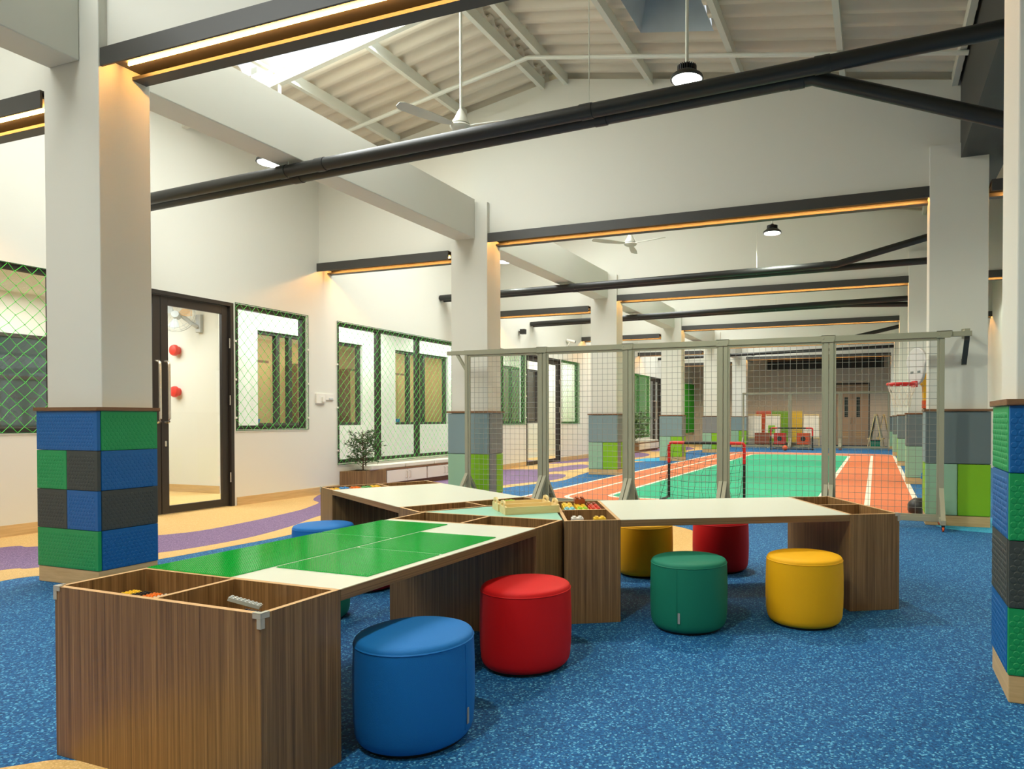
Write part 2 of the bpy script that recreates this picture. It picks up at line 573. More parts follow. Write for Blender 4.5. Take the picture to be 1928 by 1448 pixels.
# rooms behind the left wall
wall_y('wall_corridor', -9.02, -8.87, 7.35, BACK_Y, 2.9, [(8.02, 9.0, 0.965, 2.44), (9.7, 10.33, 0.965, 2.44), (11.26, 13.05, 0.965, 2.44), (15.2, 17.5, 0.965, 2.44)],
       M['wall'], 'bright white corridor wall seen through the netted windows')
o = MB().box(-13.9, -9.02, 7.35, 7.50, -0.05, 2.9).build('wall_lobby', M['wall'])
tag(o, 'white lobby wall with fan and red bells seen through the glass door', 'wall', kind='structure')
o = MB().box(-11.75, -11.6, FRONT_Y, 7.35, -0.05, 2.9).build('wall_lobby_back', M['wall'])
tag(o, 'pale lobby wall with dark glazing seen through the leftmost window', 'wall', kind='structure')
o = MB().box(-13.9, -7.6, FRONT_Y, BACK_Y, 2.9, 3.0).build('ceiling_corridor', M['wall'])
tag(o, 'flat white ceiling of the rooms behind the left wall', 'ceiling', kind='structure')
o = MB().box(-11.45, -11.3, 7.5, BACK_Y, -0.05, 2.9).build('wall_classroom', M['tan_panel'])
tag(o, 'tan panelled classroom wall seen through the inner windows', 'wall', kind='structure')

# skirtings
b = MB()
prev = FRONT_Y
for (y0, y1) in ((4.60, 6.41), (8.15, 11.6), (14.0, 15.88), (19.6, 24.6)):
    b.box(WALL_X, WALL_X + 0.018, prev, y0, 0, 0.105)
    prev = y1
b.box(WALL_X, WALL_X + 0.018, prev, BACK_Y, 0, 0.105)
o = b.build('baseboard_left', M['baseboard'], bevel=0.003)
tag(o, 'pale timber skirting along the foot of the left wall', 'baseboard', kind='structure')
o = MB().box(-11.6, -8.87, 7.332, 7.35, 0, 0.11).build('baseboard_lobby', M['baseboard'])
tag(o, 'golden skirting of the lobby wall behind the glass door', 'baseboard', kind='structure')

# cross walls above the beams, one at each pillar line
for k in range(-1, 6):
    y = P0 + k * BAY + 0.105
    pts = [(-7.45, 3.28), (-5.2, 3.28), (-5.2, 3.44), (0.79, 3.44), (0.79, roof_z(0.79) - 0.01), (RIDGE_X, RIDGE_Z - 0.005), (-7.45, roof_z(-7.45) - 0.01)]
    b = MB()
    b.extrude([(x, y, z) for x, z in pts], (0, 0.16, 0))
    b.extrude([(x, y, z) for x, z in [(1.2, 3.44), (RIGHT_X, 3.44), (RIGHT_X, 4.7), (1.2, 4.5)]], (0, 0.16, 0))
    o = b.build('wall_gable', M['wall'])
    which = ['added for near light', 'nearest, above the first lit beam', 'above the second lit beam', 'above the third lit beam', 'above the fourth lit beam',
             'above the fifth lit beam', 'above the farthest lit beam'][k + 1]
    tag(o, 'white gable wall ' + which, 'wall', kind='structure')

# white beams running from pillar to pillar along the left row
for k in range(-2, 6):
    y0 = P0 + k * BAY + 0.40
    y1 = P0 + (k + 1) * BAY + 0.05
    if k == 5:
        y1 = BACK_Y
    o = MB().box(-5.14, -4.845, y0, y1, 3.40, 3.90).build('trim_%d' % (k + 3), M['wall'], bevel=0.008)
    tag(o, 'white concrete beam along the left pillar row, bay number %d from the viewpoint' % (k + 2) if k > -1 else 'white concrete beam along the left pillar row passing the viewpoint, span %d' % (k + 3), 'beam', kind='structure')

# charcoal gutter box along the right pillars
o = MB().box(0.79, 1.22, FRONT_Y, BACK_Y, 3.70, 4.60).build('trim_20', M['gutter'])
tag(o, 'charcoal box gutter running above the right pillars', 'gutter', kind='structure')

# ------------------------------------------------------------------ roof
ceiling = structure('ceiling', 'pitched roof of cream corrugated sheets on white purlins')
PER, AMP = 0.222, 0.032


def wave(y):
    t = (y / PER) % 1.0
    if t < 0.30:
        return AMP
    if t < 0.5:
        return AMP * math.cos(math.pi * (t - 0.30) / 0.20)
    if t < 0.80:
        return -AMP
    return -AMP * math.cos(math.pi * (t - 0.80) / 0.20)


def sheet(xs, y0, y1, name, holes=(), zoff=0.07):
    n = int(round((y1 - y0) / (PER / 10)))
    ys = [y0 + (y1 - y0) * i / n for i in range(n + 1)]
    for h in holes:
        ys += [h[2], h[3]]
    ys = sorted(set(round(v, 4) for v in ys))
    vs = [(x, y, roof_z(x) + zoff + wave(y)) for x in xs for y in ys]
    fs = []
    m = len(ys)
    for i in range(len(xs) - 1):
        for j in range(m - 1):
            cx, cy = (xs[i] + xs[i + 1]) / 2, (ys[j] + ys[j + 1]) / 2
            if any(h[0] < cx < h[1] and h[2] < cy < h[3] for h in holes):
                continue
            fs.append((i * m + j, (i + 1) * m + j, (i + 1) * m + j + 1, i * m + j + 1))
    b = MB()
    b.add(vs, fs, 0, True)
    return b.build(name, M['roof'], ceiling, angle=80)


HOLE = (-2.30, -1.53, 6.2, 6.85)
lines = [FRONT_Y] + [P0 + k * BAY + 0.19 for k in range(-1, 6)] + [BACK_Y]
for i in range(len(lines) - 1):
    y0, y1 = lines[i], lines[i + 1]
    sk = [s for s in SKYLIGHTS if y0 < (s[2] + s[3]) / 2 < y1]
    sheet([-7.6, -6.45, -5.6, -4.8, -4.0, -3.84], y0, y1, 'roof_sheet', sk)
    sheet([-3.60, -2.30, -1.53, -0.5, 0.80], y0, y1, 'roof_sheet', [HOLE] if y0 < 6.5 < y1 else [])
    b = MB()
    nj = int((y1 - y0) / PER) + 1
    for j in range(nj):
        ya, yb = y0 + j * (y1 - y0) / nj, y0 + (j + 1) * (y1 - y0) / nj
        dz_ = 0.022
        b.add([(-3.98, ya, roof_z(-3.98) + 0.098), (RIDGE_X, ya, RIDGE_Z + 0.12), (-3.46, ya, roof_z(-3.46) + 0.098),
               (-3.46, yb, roof_z(-3.46) + 0.098 + dz_), (RIDGE_X, yb, RIDGE_Z + 0.12 + dz_), (-3.98, yb, roof_z(-3.98) + 0.098 + dz_)],
              [(0, 1, 4, 5), (1, 2, 3, 4)])
        b.add([(-3.98, yb, roof_z(-3.98) + 0.098), (RIDGE_X, yb, RIDGE_Z + 0.12), (-3.46, yb, roof_z(-3.46) + 0.098),
               (-3.46, yb, roof_z(-3.46) + 0.098 + dz_), (RIDGE_X, yb, RIDGE_Z + 0.12 + dz_), (-3.98, yb, roof_z(-3.98) + 0.098 + dz_)],
              [(0, 1, 4, 5), (1, 2, 3, 4)])
    b.build('ridge_cap', M['roof'], ceiling)
    b = MB()
    b.add([(1.1, y0, 4.62), (1.1, y1, 4.62), (RIGHT_X + 0.1, y1, 4.85), (RIGHT_X + 0.1, y0, 4.85)], [(0, 3, 2, 1)])
    b.build('roof_sheet', M['roof'], ceiling)
for s in SKYLIGHTS:
    b = MB()
    n = 24
    for i in range(n):
        ya, yb = s[2] + (s[3] - s[2]) * i / n, s[2] + (s[3] - s[2]) * (i + 1) / n
        b.add([(x, y, roof_z(x) + 0.06 + wave(y)) for y in (ya, yb) for x in (s[0], s[1])], [(0, 1, 3, 2)], 0, True)
    b.build('skylight_sheet', M['skypane'], ceiling)
PX = (-7.1, -6.07, -5.02, -3.90, -3.585, -2.49, -1.41, -0.34, 0.735)
for i in range(len(lines) - 1):
    y0, y1 = lines[i] + (0.08 if i else 0), lines[i + 1] - 0.085
    for x in PX:
        z = roof_z(x)
        b = MB()
        b.box(x - 0.028, x + 0.028, y0, y1, z - 0.075, z + 0.045)
        b.build('purlin', M['steel_white'], ceiling)
    for fy in (0.80,):
        y = y0 + (y1 - y0) * fy + 0.18
        for xa, xb in ((-7.45, RIDGE_X), (RIDGE_X, 0.78)):
            b = MB()
            b.tube([(xa, y, roof_z(xa) - 0.10), (xb, y, roof_z(xb) - 0.10)], 0.024, 8)
            b.build('sag_rod', M['steel_white'], ceiling)
    y = y0 + (y1 - y0) * 0.545
    b = MB()
    b.extrude([(-7.45, y, roof_z(-7.45) - 0.20), (RIDGE_X, y, RIDGE_Z - 0.20), (RIDGE_X, y, RIDGE_Z - 0.08), (-7.45, y, roof_z(-7.45) - 0.08)], (0, 0.06, 0))
    if 3 < y < 7:
        b.build('rafter', M['steel_white'], ceiling)
        b = MB()
        b.box(-6.30, -6.22, y - 0.08, y + 0.12, roof_z(-6.26) - 0.24, roof_z(-6.26) + 0.02)
        b.tube([(-6.02, y + 0.03, roof_z(-6.02) - 0.15), (-6.02, y + 0.03, 4.30)], 0.018, 6)
        b.build('rafter_bracket', M['steel_white'], ceiling)

# sheet-metal roof vent shaft above the hole
t = thing('roof_vent', 'grey sheet metal vent shaft opening through the roof', 'vent', (0, 0, 0))
x0, x1, y0, y1 = HOLE
zb = roof_z(x0) - 0.02
b = MB()
for (xa, ya, xb, yb) in ((x0, y0, x0, y1), (x0, y1, x1, y1), (x1, y1, x1, y0), (x1, y0, x0, y0)):
    cx, cy = (x0 + x1) / 2, (y0 + y1) / 2
    q = 0.55
    ta, tb = (cx + (xa - cx) * q, cy + (ya - cy) * q), (cx + (xb - cx) * q, cy + (yb - cy) * q)
    za, zc = roof_z(xa) + 0.04, roof_z(xb) + 0.04
    b.add([(xa, ya, za), (xb, yb, zc), (tb[0], tb[1], zb + 0.75), (ta[0], ta[1], zb + 0.75)], [(0, 1, 2, 3)])
b.build('shaft', M['galv'], t)
b = MB()
b.lathe([(0.24, zb + 0.75), (0.30, zb + 0.9), (0.24, zb + 1.05), (0.0, zb + 1.1)], 16, ((x0 + x1) / 2, (y0 + y1) / 2, 0))
b.build('turbine', M['galv'], t)


# ------------------------------------------------------------------ lit black beams
def light_beam(x0, x1, y, z0, z1, label, group='black beams with warm light strips'):
    t = thing('light_beam', label, 'beam', ((x0 + x1) / 2, y, z0), 0, group)
    h = (x1 - x0) / 2
    H = z1 - z0
    b = MB()
    b.box(-h, h, 0, 0.014, 0, H)                       # near face
    b.box(-h, h, 0.014, 0.30, H - 0.012, H)            # top plate
    b.box(-h, h, 0.014, 0.286, 0.062, 0.072)           # soffit that carries the strip
    b.box(-h, h, 0.286, 0.30, 0, H)                    # far face
    b.box(-h, h, 0.205, 0.286, 0, 0.010)               # far flange
    b.box(-h, h, 0.205, 0.211, 0.010, 0.022)           # its upstand
    b.build('casing', M['beam'], t)
    b = MB()
    b.box(-h + 0.10, h - 0.05, 0.120, 0.127, 0.044, 0.061)
    b.build('led_strip', M['led'], t)
    return t


ORD = ['first', 'second', 'third', 'fourth', 'fifth', 'sixth']
for k in range(-1, 6):
    y = P0 + k * BAY + 0.06
    nm = 'added for near light' if k < 0 else '%s from the viewpoint' % ORD[k]
    light_beam(-4.68, 0.52, y, 3.34, 3.455, 'black beam with warm LED strip across the main hall, ' + nm)
    light_beam(WALL_X, -5.26, y, 3.17, 3.285, 'black beam with warm LED strip over the left aisle, ' + nm)
    light_beam(1.07, RIGHT_X, y, 3.34, 3.455, 'short black beam with warm LED strip over the right aisle, ' + nm)


# ------------------------------------------------------------------ pillars
def coins(w, h, pitch=0.027):
    b = MB()
    n = 8
    rows = int((h - 0.012) / (pitch * 0.84))
    for r in range(rows):
        z = 0.016 + r * pitch * 0.84
        off = pitch / 2 if r % 2 else 0
        c = int((w - 0.02 - off) / pitch)
        for i in range(c):
            x = 0.016 + off + i * pitch
            if x > w - 0.014 or z > h - 0.012:
                continue
            vs = [(x + 0.0118 * math.cos(2 * math.pi * k / n), 0, z + 0.0118 * math.sin(2 * math.pi * k / n)) for k in range(n)]
            vs += [(x + 0.0100 * math.cos(2 * math.pi * k / n), -0.0016, z + 0.0100 * math.sin(2 * math.pi * k / n)) for k in range(n)]
            b.add(vs, [(k, (k + 1) % n, n + (k + 1) % n, n + k) for k in range(n)], 0, True)
            b.add(vs, [tuple(range(n, 2 * n))], 0, True)
    return b


_coin = {}


def studded_pad(parent, w, z0, z1, mat, origin, rz):
    """rubber tile: local x along the face, local -y outwards"""
    th = 0.022
    b = MB()
    b.box(0.0015, w - 0.0015, 0, th, 0.0012, z1 - z0 - 0.0012)
    p = b.build('rubber_tile', M[mat], parent, bevel=0.003)
    p.location = (origin[0], origin[1], z0)
    p.rotation_euler = (0, 0, rz)
    key = (round(w, 3), mat)
    if key not in _coin:
        c = coins(w, z1 - z0).build('coin_studs', M[mat], p, stuff=True)
        _coin[key] = c.data
    else:
        c = bpy.data.objects.new('coin_studs', _coin[key])
        COL.objects.link(c)
        c.parent = p
        c['kind'] = 'stuff'
    return p


def soft_pad(parent, w, z0, z1, mat, origin, rz):
    th = 0.045
    b = MB()
    b.box(0.002, w - 0.002, 0, th, 0.002, z1 - z0 - 0.002)
    p = b.build('wall_pad', M[mat], parent, bevel=0.012, seg=3)
    p.location = (origin[0], origin[1], z0)
    p.rotation_euler = (0, 0, rz)
    return p


PD = 0.395            # padded depth


def pillar(x0, x1, k, label, studded, side, right_row):
    y = P0 + k * BAY
    w = x1 - x0
    t = thing('pillar', label, 'pillar', (x0, y, 0), 0, 'square white pillars with padded feet')
    top = 3.85
    b = MB()
    b.box(0.03, w - 0.03, 0.05, PD - 0.01, 0, top)
    if right_row:
        pass
    b.build('shaft', M['wall'], t, bevel=0.006)
    zc = 1.131 if studded else 1.155
    MB().box(0.05, w - 0.05, 0.06, PD - 0.05, 0.0, zc).build('core', M['p_grey'], t)
    b = MB()
    b.box(0.004, w - 0.004, 0.004, PD - 0.004, 0, 0.104)
    b.build('base_board', M['baseboard'], t, bevel=0.004)
    b = MB()
    b.box(-0.012, w + 0.012, -0.012, PD + 0.012, zc, zc + 0.024)
    b.build('ledge', M['ledge'], t, bevel=0.004)
    return t


def colour_pillar(x0, k, label, front, side_l, side_r, right_row):
    """four rows of studded tiles; front rows may hold two half tiles"""
    w = 0.60
    t = pillar(x0, x0 + w, k, label, True, None, right_row)
    H = 0.2565
    for r in range(4):
        z0 = 0.105 + r * H
        z1 = z0 + H
        f = front[r]
        if len(f) == 1:
            studded_pad(t, w, z0, z1, f[0], (0, 0, 0), 0)
        else:
            studded_pad(t, w / 2, z0, z1, f[0], (0, 0, 0), 0)
            studded_pad(t, w / 2, z0, z1, f[1], (w / 2, 0, 0), 0)
        studded_pad(t, PD - 0.024, z0, z1, side_r[r], (w, 0.023, 0), math.pi / 2)
        studded_pad(t, PD - 0.024, z0, z1, side_l[r], (0, PD - 0.001, 0), -math.pi / 2)
    return t


def grey_pillar(x0, k, label, top, right_row, flip=False):
    w = 0.60
    t = pillar(x0, x0 + w, k, label, False, None, right_row)
    zs = (0.105, 0.625, 1.153)
    soft_pad(t, w, zs[1], zs[2], top[0], (0, 0, 0), 0)
    soft_pad(t, PD - 0.05, zs[1], zs[2], top[1], (w, 0.048, 0), math.pi / 2)
    soft_pad(t, PD - 0.05, zs[1], zs[2], top[1], (0, PD - 0.002, 0), -math.pi / 2)
    soft_pad(t, w / 2, zs[0], zs[1], 'p_mint', (0, 0, 0), 0)
    soft_pad(t, w / 2, zs[0], zs[1], 'p_lime', (w / 2, 0, 0), 0)
    h = (PD - 0.05) / 2
    soft_pad(t, h, zs[0], zs[1], 'p_grey', (w, 0.048, 0), math.pi / 2)
    soft_pad(t, h, zs[0], zs[1], 'p_lime', (w, 0.048 + h, 0), math.pi / 2)
    soft_pad(t, 2 * h, zs[0], zs[1], 'p_lime' if k % 2 else 'p_mint', (0, PD - 0.002, 0), -math.pi / 2)
    return t


LX, RX = -5.235, 0.475
g, bl, dk = 'r_green', 'r_blue', 'r_dark'
colour_pillar(LX, 0, 'white pillar wrapped in blue, green and grey studded tiles beside the near table', [(g,), (dk, bl), (g, dk), (bl,)],
              [bl, g, dk, bl], [bl, dk, bl, g], False)
colour_pillar(RX, 0, 'white pillar with blue and green studded tiles cut by the right picture edge', [(g,), (dk,), (g,), (bl,)], [bl, dk, bl, g], [g, bl, dk, bl], True)
colour_pillar(LX, -1, 'white pillar with studded tiles behind the viewpoint in the left row', [(g,), (dk,), (g,), (bl,)], [bl, dk, bl, g], [g, bl, dk, bl], False)
colour_pillar(RX, -1, 'white pillar with studded tiles behind the viewpoint in the right row', [(g,), (dk,), (g,), (bl,)], [bl, dk, bl, g], [g, bl, dk, bl], True)
for k in range(1, 6):
    nm = ORD[k]
    grey_pillar(LX, k, 'white pillar padded in slate, mint and lime, %s in the left row' % nm, ('p_slate' if k != 4 else 'p_grey', 'p_grey'), False)
    grey_pillar(RX, k, 'white pillar padded in grey, mint and lime, %s in the right row' % nm, ('p_dark', 'p_slate' if k != 2 else 'p_grey'), True)

# ------------------------------------------------------------------ drain pipes under the roof
def pipe(label, paths, r, collars, hangers=()):
    t = thing('drain_pipe', label, 'pipe', paths[0], 0, 'black drain pipes under the roof')
    o = Vector(paths[0])
    b = MB()
    b.tube([Vector(p) - o for p in paths], r, 16)
    b.build('tube', M['black'], t)
    for (p, d) in collars:
        b = MB()
        p, d = Vector(p) - o, Vector(d).normalized()
        b.tube([p - d * 0.05, p + d * 0.05], r * 1.09, 16)
        b.build('collar', M['black'], t)
    for (p, ztop) in hangers:
        b = MB()
        p = Vector(p) - o
        b.tube([p + Vector((0, 0, -r)), p + Vector((0, 0, ztop - o.z - p.z))], 0.004, 5)
        b.build('hanger', M['steel_white'], t)
    return t


def lerp(a, b, t):
    return tuple(a[i] + (b[i] - a[i]) * t for i in range(3))


A0, A1 = (-7.40, 4.85, 3.245), (0.95, 4.85, 3.49)
pipe('upper black drain pipe of the near pair, rising to the right gutter', [A0, A1], 0.054,
     [(lerp(A0, A1, 0.283), (1, 0, 0.025)), (lerp(A0, A1, 0.335), (1, 0, 0.025)), (lerp(A0, A1, 0.64), (1, 0, 0.025)), (lerp(A0, A1, 0.845), (1, 0, 0.025))],
     [(lerp(A0, A1, 0.29), 3.40), (lerp(A0, A1, 0.642), roof_z(-2.1))])
B0, B1, B2 = (-7.40, 4.975, 3.235), (-0.42, 4.975, 3.435), (1.15, 4.975, 2.81)
pipe('lower black drain pipe of the near pair, bending down at the right', [B0, B1, B2], 0.052,
     [(lerp(B0, B1, 0.345), (1, 0, 0.02)), (lerp(B0, B1, 0.775), (1, 0, 0.02)), (lerp(B0, B1, 0.985), (1, 0, 0.02)), (lerp(B1, B2, 0.86), (1, 0, -0.25))],
     [(lerp(B1, B2, 0.8), 3.70)])
A0, A1, A2 = (-7.44, 10.72, 3.28), (-0.55, 10.72, 3.36), (0.9, 10.72, 3.70)
pipe('black drain pipe of the second bay, bending up to the right gutter', [A0, A1, A2], 0.052,
     [(lerp(A0, A1, 0.38), (1, 0, 0)), (lerp(A0, A1, 0.98), (1, 0, 0))], [(lerp(A0, A1, 0.37), 3.40), (lerp(A0, A1, 0.83), roof_z(-1.7))])
pipe('straight black drain pipe of the second bay, behind the bending one', [(-7.44, 10.84, 3.27), (1.1, 10.84, 3.345)], 0.05, [((-4.8, 10.84, 3.293), (1, 0, 0))])
pipe('upper black drain pipe of the third bay', [(-7.44, 14.25, 3.26), (0.95, 14.25, 3.375)], 0.052, [((-4.9, 14.25, 3.29), (1, 0, 0)), ((-2.2, 14.25, 3.33), (1, 0, 0))],
     [((-4.95, 14.25, 3.29), 3.4), ((-1.9, 14.25, 3.33), 4.9)])
pipe('lower black drain pipe of the third bay, forking at the right', [(-7.44, 14.37, 3.25), (-0.6, 14.37, 3.33), (1.1, 14.37, 3.25)], 0.05, [((-0.7, 14.37, 3.33), (1, 0, 0))])
pipe('upper black drain pipe of the fourth bay', [(-7.44, 19.9, 3.26), (-0.6, 19.9, 3.30), (0.95, 19.9, 3.62)], 0.052, [((-0.7, 19.9, 3.3), (1, 0, 0))])
pipe('straight black drain pipe of the fourth bay', [(-7.44, 20.02, 3.25), (1.1, 20.02, 3.33)], 0.05, [((-4.0, 20.02, 3.28), (1, 0, 0))])
pipe('black drain pipe of the farthest bay', [(-7.44, 24.2, 3.26), (0.95, 24.2, 3.45)], 0.052, [((-4.0, 24.2, 3.33), (1, 0, 0))])


# ------------------------------------------------------------------ hanging lamps and fans
def bay_lamp(x, y, z, label, power, top=None):
    t = thing('high_bay_lamp', label, 'lamp', (x, y, z), 0, 'round high bay lamps on white rods')
    b = MB()
    b.lathe([(0.0, 0.015), (0.105, 0.012), (0.128, 0.0), (0.135, 0.004), (0.128, 0.03), (0.085, 0.062), (0.07, 0.068)], 32)
    b.build('reflector', M['black'], t)
    b = MB()
    for i in range(24):
        a = 2 * math.pi * i / 24
        c, s = math.cos(a), math.sin(a)
        vs = [(c * 0.03 - s * 0.003, s * 0.03 + c * 0.003, 0.066), (c * 0.078 - s * 0.003, s * 0.078 + c * 0.003, 0.066),
              (c * 0.078 + s * 0.003, s * 0.078 - c * 0.003, 0.066), (c * 0.03 + s * 0.003, s * 0.03 - c * 0.003, 0.066)]
        vs += [(p[0], p[1], 0.115) for p in vs]
        b.add(vs, [(0, 1, 5, 4), (1, 2, 6, 5), (2, 3, 7, 6), (3, 0, 4, 7), (4, 5, 6, 7)])
    b.lathe([(0.05, 0.06), (0.05, 0.12), (0.03, 0.125), (0.02, 0.14), (0.0, 0.142)], 20)
    b.build('heat_sink', M['black'], t)
    b = MB()
    b.lathe([(0.0, -0.002), (0.118, -0.002), (0.118, 0.004), (0.0, 0.006)], 32)
    b.build('lens', M['lampface'], t)
    b = MB()
    b.tube([(0, 0, 0.14), (0, 0, (top or roof_z(x) - 0.075) - z)], 0.014, 10)
    b.build('rod', M['steel_white'], t)
    l = bpy.data.lights.new('lamp_light', 'SPOT')
    l.energy = power
    l.color = (0.92, 1.0, 0.86)
    l.spot_size = math.radians(150)
    l.spot_blend = 0.7
    l.shadow_soft_size = 0.11
    lo = bpy.data.objects.new('lamp_light', l)
    COL.objects.link(lo)
    lo.parent = t
    lo.location = (0, 0, -0.03)
    return t


for k in range(-1, 5):
    y = 5.5 + k * 4.95
    nm = 'added for near light' if k < 0 else '%s from the viewpoint' % ORD[k]
    bay_lamp(-1.45, y, 3.83, 'round high bay lamp on a white rod over the main hall, ' + nm, BAY_POWER * 6)  # the nearest is out of view, added to brighten the near floor
    bay_lamp(1.80, y + 0.1, 3.83, 'unseen fill lamp on a white rod over the right aisle, ' + nm, BAY_POWER * 2.2, 4.73)  # out of view, added to light the right faces of the pillars
    if k >= 0:
        bay_lamp(-6.06, y + 0.15, 3.80, 'round high bay lamp on a white rod over the left aisle, ' + nm, BAY_POWER * 0.9)


def ceiling_fan(x, y, z, label, a0):
    t = thing('ceiling_fan', label, 'fan', (x, y, z), 0, 'white ceiling fans on rods')
    b = MB()
    b.lathe([(0.0, -0.035), (0.06, -0.033), (0.095, -0.018), (0.105, 0.0), (0.10, 0.012), (0.085, 0.02)], 28)
    b.build('motor', M['steel_white'], t)
    b = MB()
    b.lathe([(0.085, 0.03), (0.08, 0.05), (0.055, 0.095), (0.03, 0.15), (0.016, 0.17)], 24)
    b.build('canopy', M['steel_white'], t)
    b = MB()
    b.tube([(0, 0, 0.15), (0, 0, roof_z(x) - z)], 0.013, 10)
    b.build('rod', M['steel_white'], t)
    for i in range(3):
        a = a0 + i * 2 * math.pi / 3
        b = MB()
        R = Matrix.Rotation(a, 3, 'Z')
        pts = [(0.10, -0.02), (0.17, -0.045), (0.40, -0.07), (0.62, -0.062), (0.655, -0.03), (0.655, 0.03), (0.62, 0.05), (0.35, 0.05), (0.17, 0.035), (0.10, 0.02)]
        vs = [R @ Vector((px, py, 0.004 + py * 0.22)) for px, py in pts] + [R @ Vector((px, py, 0.010 + py * 0.22)) for px, py in pts]
        n = len(pts)
        b.add(vs, [tuple(range(n))[::-1], tuple(range(n, 2 * n))] + [(q, (q + 1) % n, n + (q + 1) % n, n + q) for q in range(n)])
        b.build('blade', M['steel_white'], t)
    return t


ceiling_fan(-3.72, 5.70, 3.86, 'white ceiling fan on a long rod, partly behind the near drain pipe', 0.12)
ceiling_fan(-3.70, 10.5, 3.88, 'white three-blade ceiling fan below the second lit beam', -0.28)
ceiling_fan(-3.70, 15.3, 3.88, 'white ceiling fan in the third bay of the hall', 0.6)

# ------------------------------------------------------------------ windows, doors and nets in the left wall
def window_frame(n, y0, y1, z0, z1, mullions, label, x=WALL_X, rails=()):
    t = structure('window_%d' % n, label, (x - 0.06, (y0 + y1) / 2, z0))
    oy, oz = -(y0 + y1) / 2, -z0
    fw = 0.05

    def bx(ya, yb, za, zb, name, mat='frame'):
        b = MB()
        b.box(-0.04, 0.04, ya + oy, yb + oy, za + oz, zb + oz)
        return b.build(name, M[mat], t, bevel=0.003)
    bx(y0, y1, z0, z0 + fw, 'sill')
    bx(y0, y1, z1 - fw, z1, 'head')
    bx(y0, y0 + fw, z0 + fw, z1 - fw, 'jamb')
    bx(y1 - fw, y1, z0 + fw, z1 - fw, 'jamb')
    ms = [y0 + fw] + list(mullions) + [y1 - fw]
    for m in mullions:
        bx(m - 0.035, m + 0.035, z0 + fw, z1 - fw, 'mullion')
    for i in range(len(ms) - 1):
        b = MB()
        b.box(-0.003, 0.003, ms[i] + oy, ms[i + 1] + oy, z0 + fw + oz, z1 - fw + oz)
        b.build('pane', M['glass'], t)
    return t


window_frame(1, 1.2, 4.42, 0.945, WTOP, (2.3, 3.3), 'dark framed window at the far left, half hidden by the tiled pillar')
window_frame(2, 6.415, 7.55, 0.945, WTOP, (), 'dark framed window between the glass door and the socket')
window_frame(3, 8.15, 11.98, 0.42, WTOP, (9.09, 10.10, 11.25), 'wide dark framed window above the cushioned bench')
window_frame(4, 12.1, 14.0, 0.96, 2.57, (13.0,), 'dark framed window beyond the second left pillar')
window_frame(5, 15.9, 17.02, 0.96, 2.57, (), 'narrow dark framed window right of the far glass door')
window_frame(6, 19.9, 23.2, 0.45, 2.57, (21.0, 22.1), 'dark framed window behind the far bushy plant')
window_frame(7, 26.9, 29.0, 0.5, 2.57, (28.0,), 'last window of the left wall')
window_frame(8, 9.0, 15.6, 0.9, 2.5, (10.6, 12.2, 13.8), 'long window in the right aisle wall', RIGHT_X + 0.1)


def net(y0, y1, z0, z1, label, x=WALL_X + 0.012, sgn=1, seed=1, mat='net'):
    """diamond net of knotted twine tied over a window"""
    rnd = random.Random(seed)
    t = thing('safety_net', label, 'net', (x, (y0 + y1) / 2, z0), 0, 'green knotted nets over the windows')
    oy, oz = -(y0 + y1) / 2, -z0
    dy, dz = 0.0625, 0.0675
    ny, nz = int(round((y1 - y0) / dy)), int(round((z1 - z0) / dz))
    dy, dz = (y1 - y0) / ny, (z1 - z0) / nz
    pt = {}
    for i in range(ny + 1):
        for j in range(nz + 1):
            if (i + j) % 2 == 0:
                e = 0 if i in (0, ny) or j in (0, nz) else 1
                pt[i, j] = Vector((rnd.uniform(-0.004, 0.004) * e, y0 + oy + i * dy + rnd.uniform(-0.008, 0.008) * e,
                                   z0 + oz + j * dz + rnd.uniform(-0.008, 0.008) * e - 0.012 * e * math.sin(math.pi * i / ny)))
    b = MB()
    kn = MB()
    for (i, j), p in pt.items():
        for di in (-1, 1):
            q = pt.get((i + di, j + 1))
            if q is not None:
                b.tube([p, q], 0.0024, 4, caps=False)
        r = 0.0066
        kn.add([p + Vector(d) * r for d in ((1, 0, 0), (-1, 0, 0), (0, 1, 0), (0, -1, 0), (0, 0, 1), (0, 0, -1))],
               [(0, 2, 4), (2, 1, 4), (1, 3, 4), (3, 0, 4), (2, 0, 5), (1, 2, 5), (3, 1, 5), (0, 3, 5)])
    b.build('twine', M[mat], t, stuff=True)
    kn.build('knots', M['netknot'], t, stuff=True)
    b = MB()
    c = [(0, y0 + oy, z0 + oz), (0, y1 + oy, z0 + oz), (0, y1 + oy, z1 + oz), (0, y0 + oy, z1 + oz)]
    for i in range(4):
        b.tube([c[i], c[(i + 1) % 4]], 0.004, 6)
    b.build('border_rope', M['netdark'], t)
    b = MB()
    for (yy, zz) in [(y0, z0 + (z1 - z0) * f) for f in (0.1, 0.4, 0.7)] + [(y1, z0 + (z1 - z0) * f) for f in (0.1, 0.4, 0.7)]:
        b.box(-0.012 * sgn, 0.006, yy + oy - 0.012, yy + oy + 0.012, zz + oz - 0.012, zz + oz + 0.012)
    b.build('wall_hooks', M['switch'], t, stuff=True)
    return t


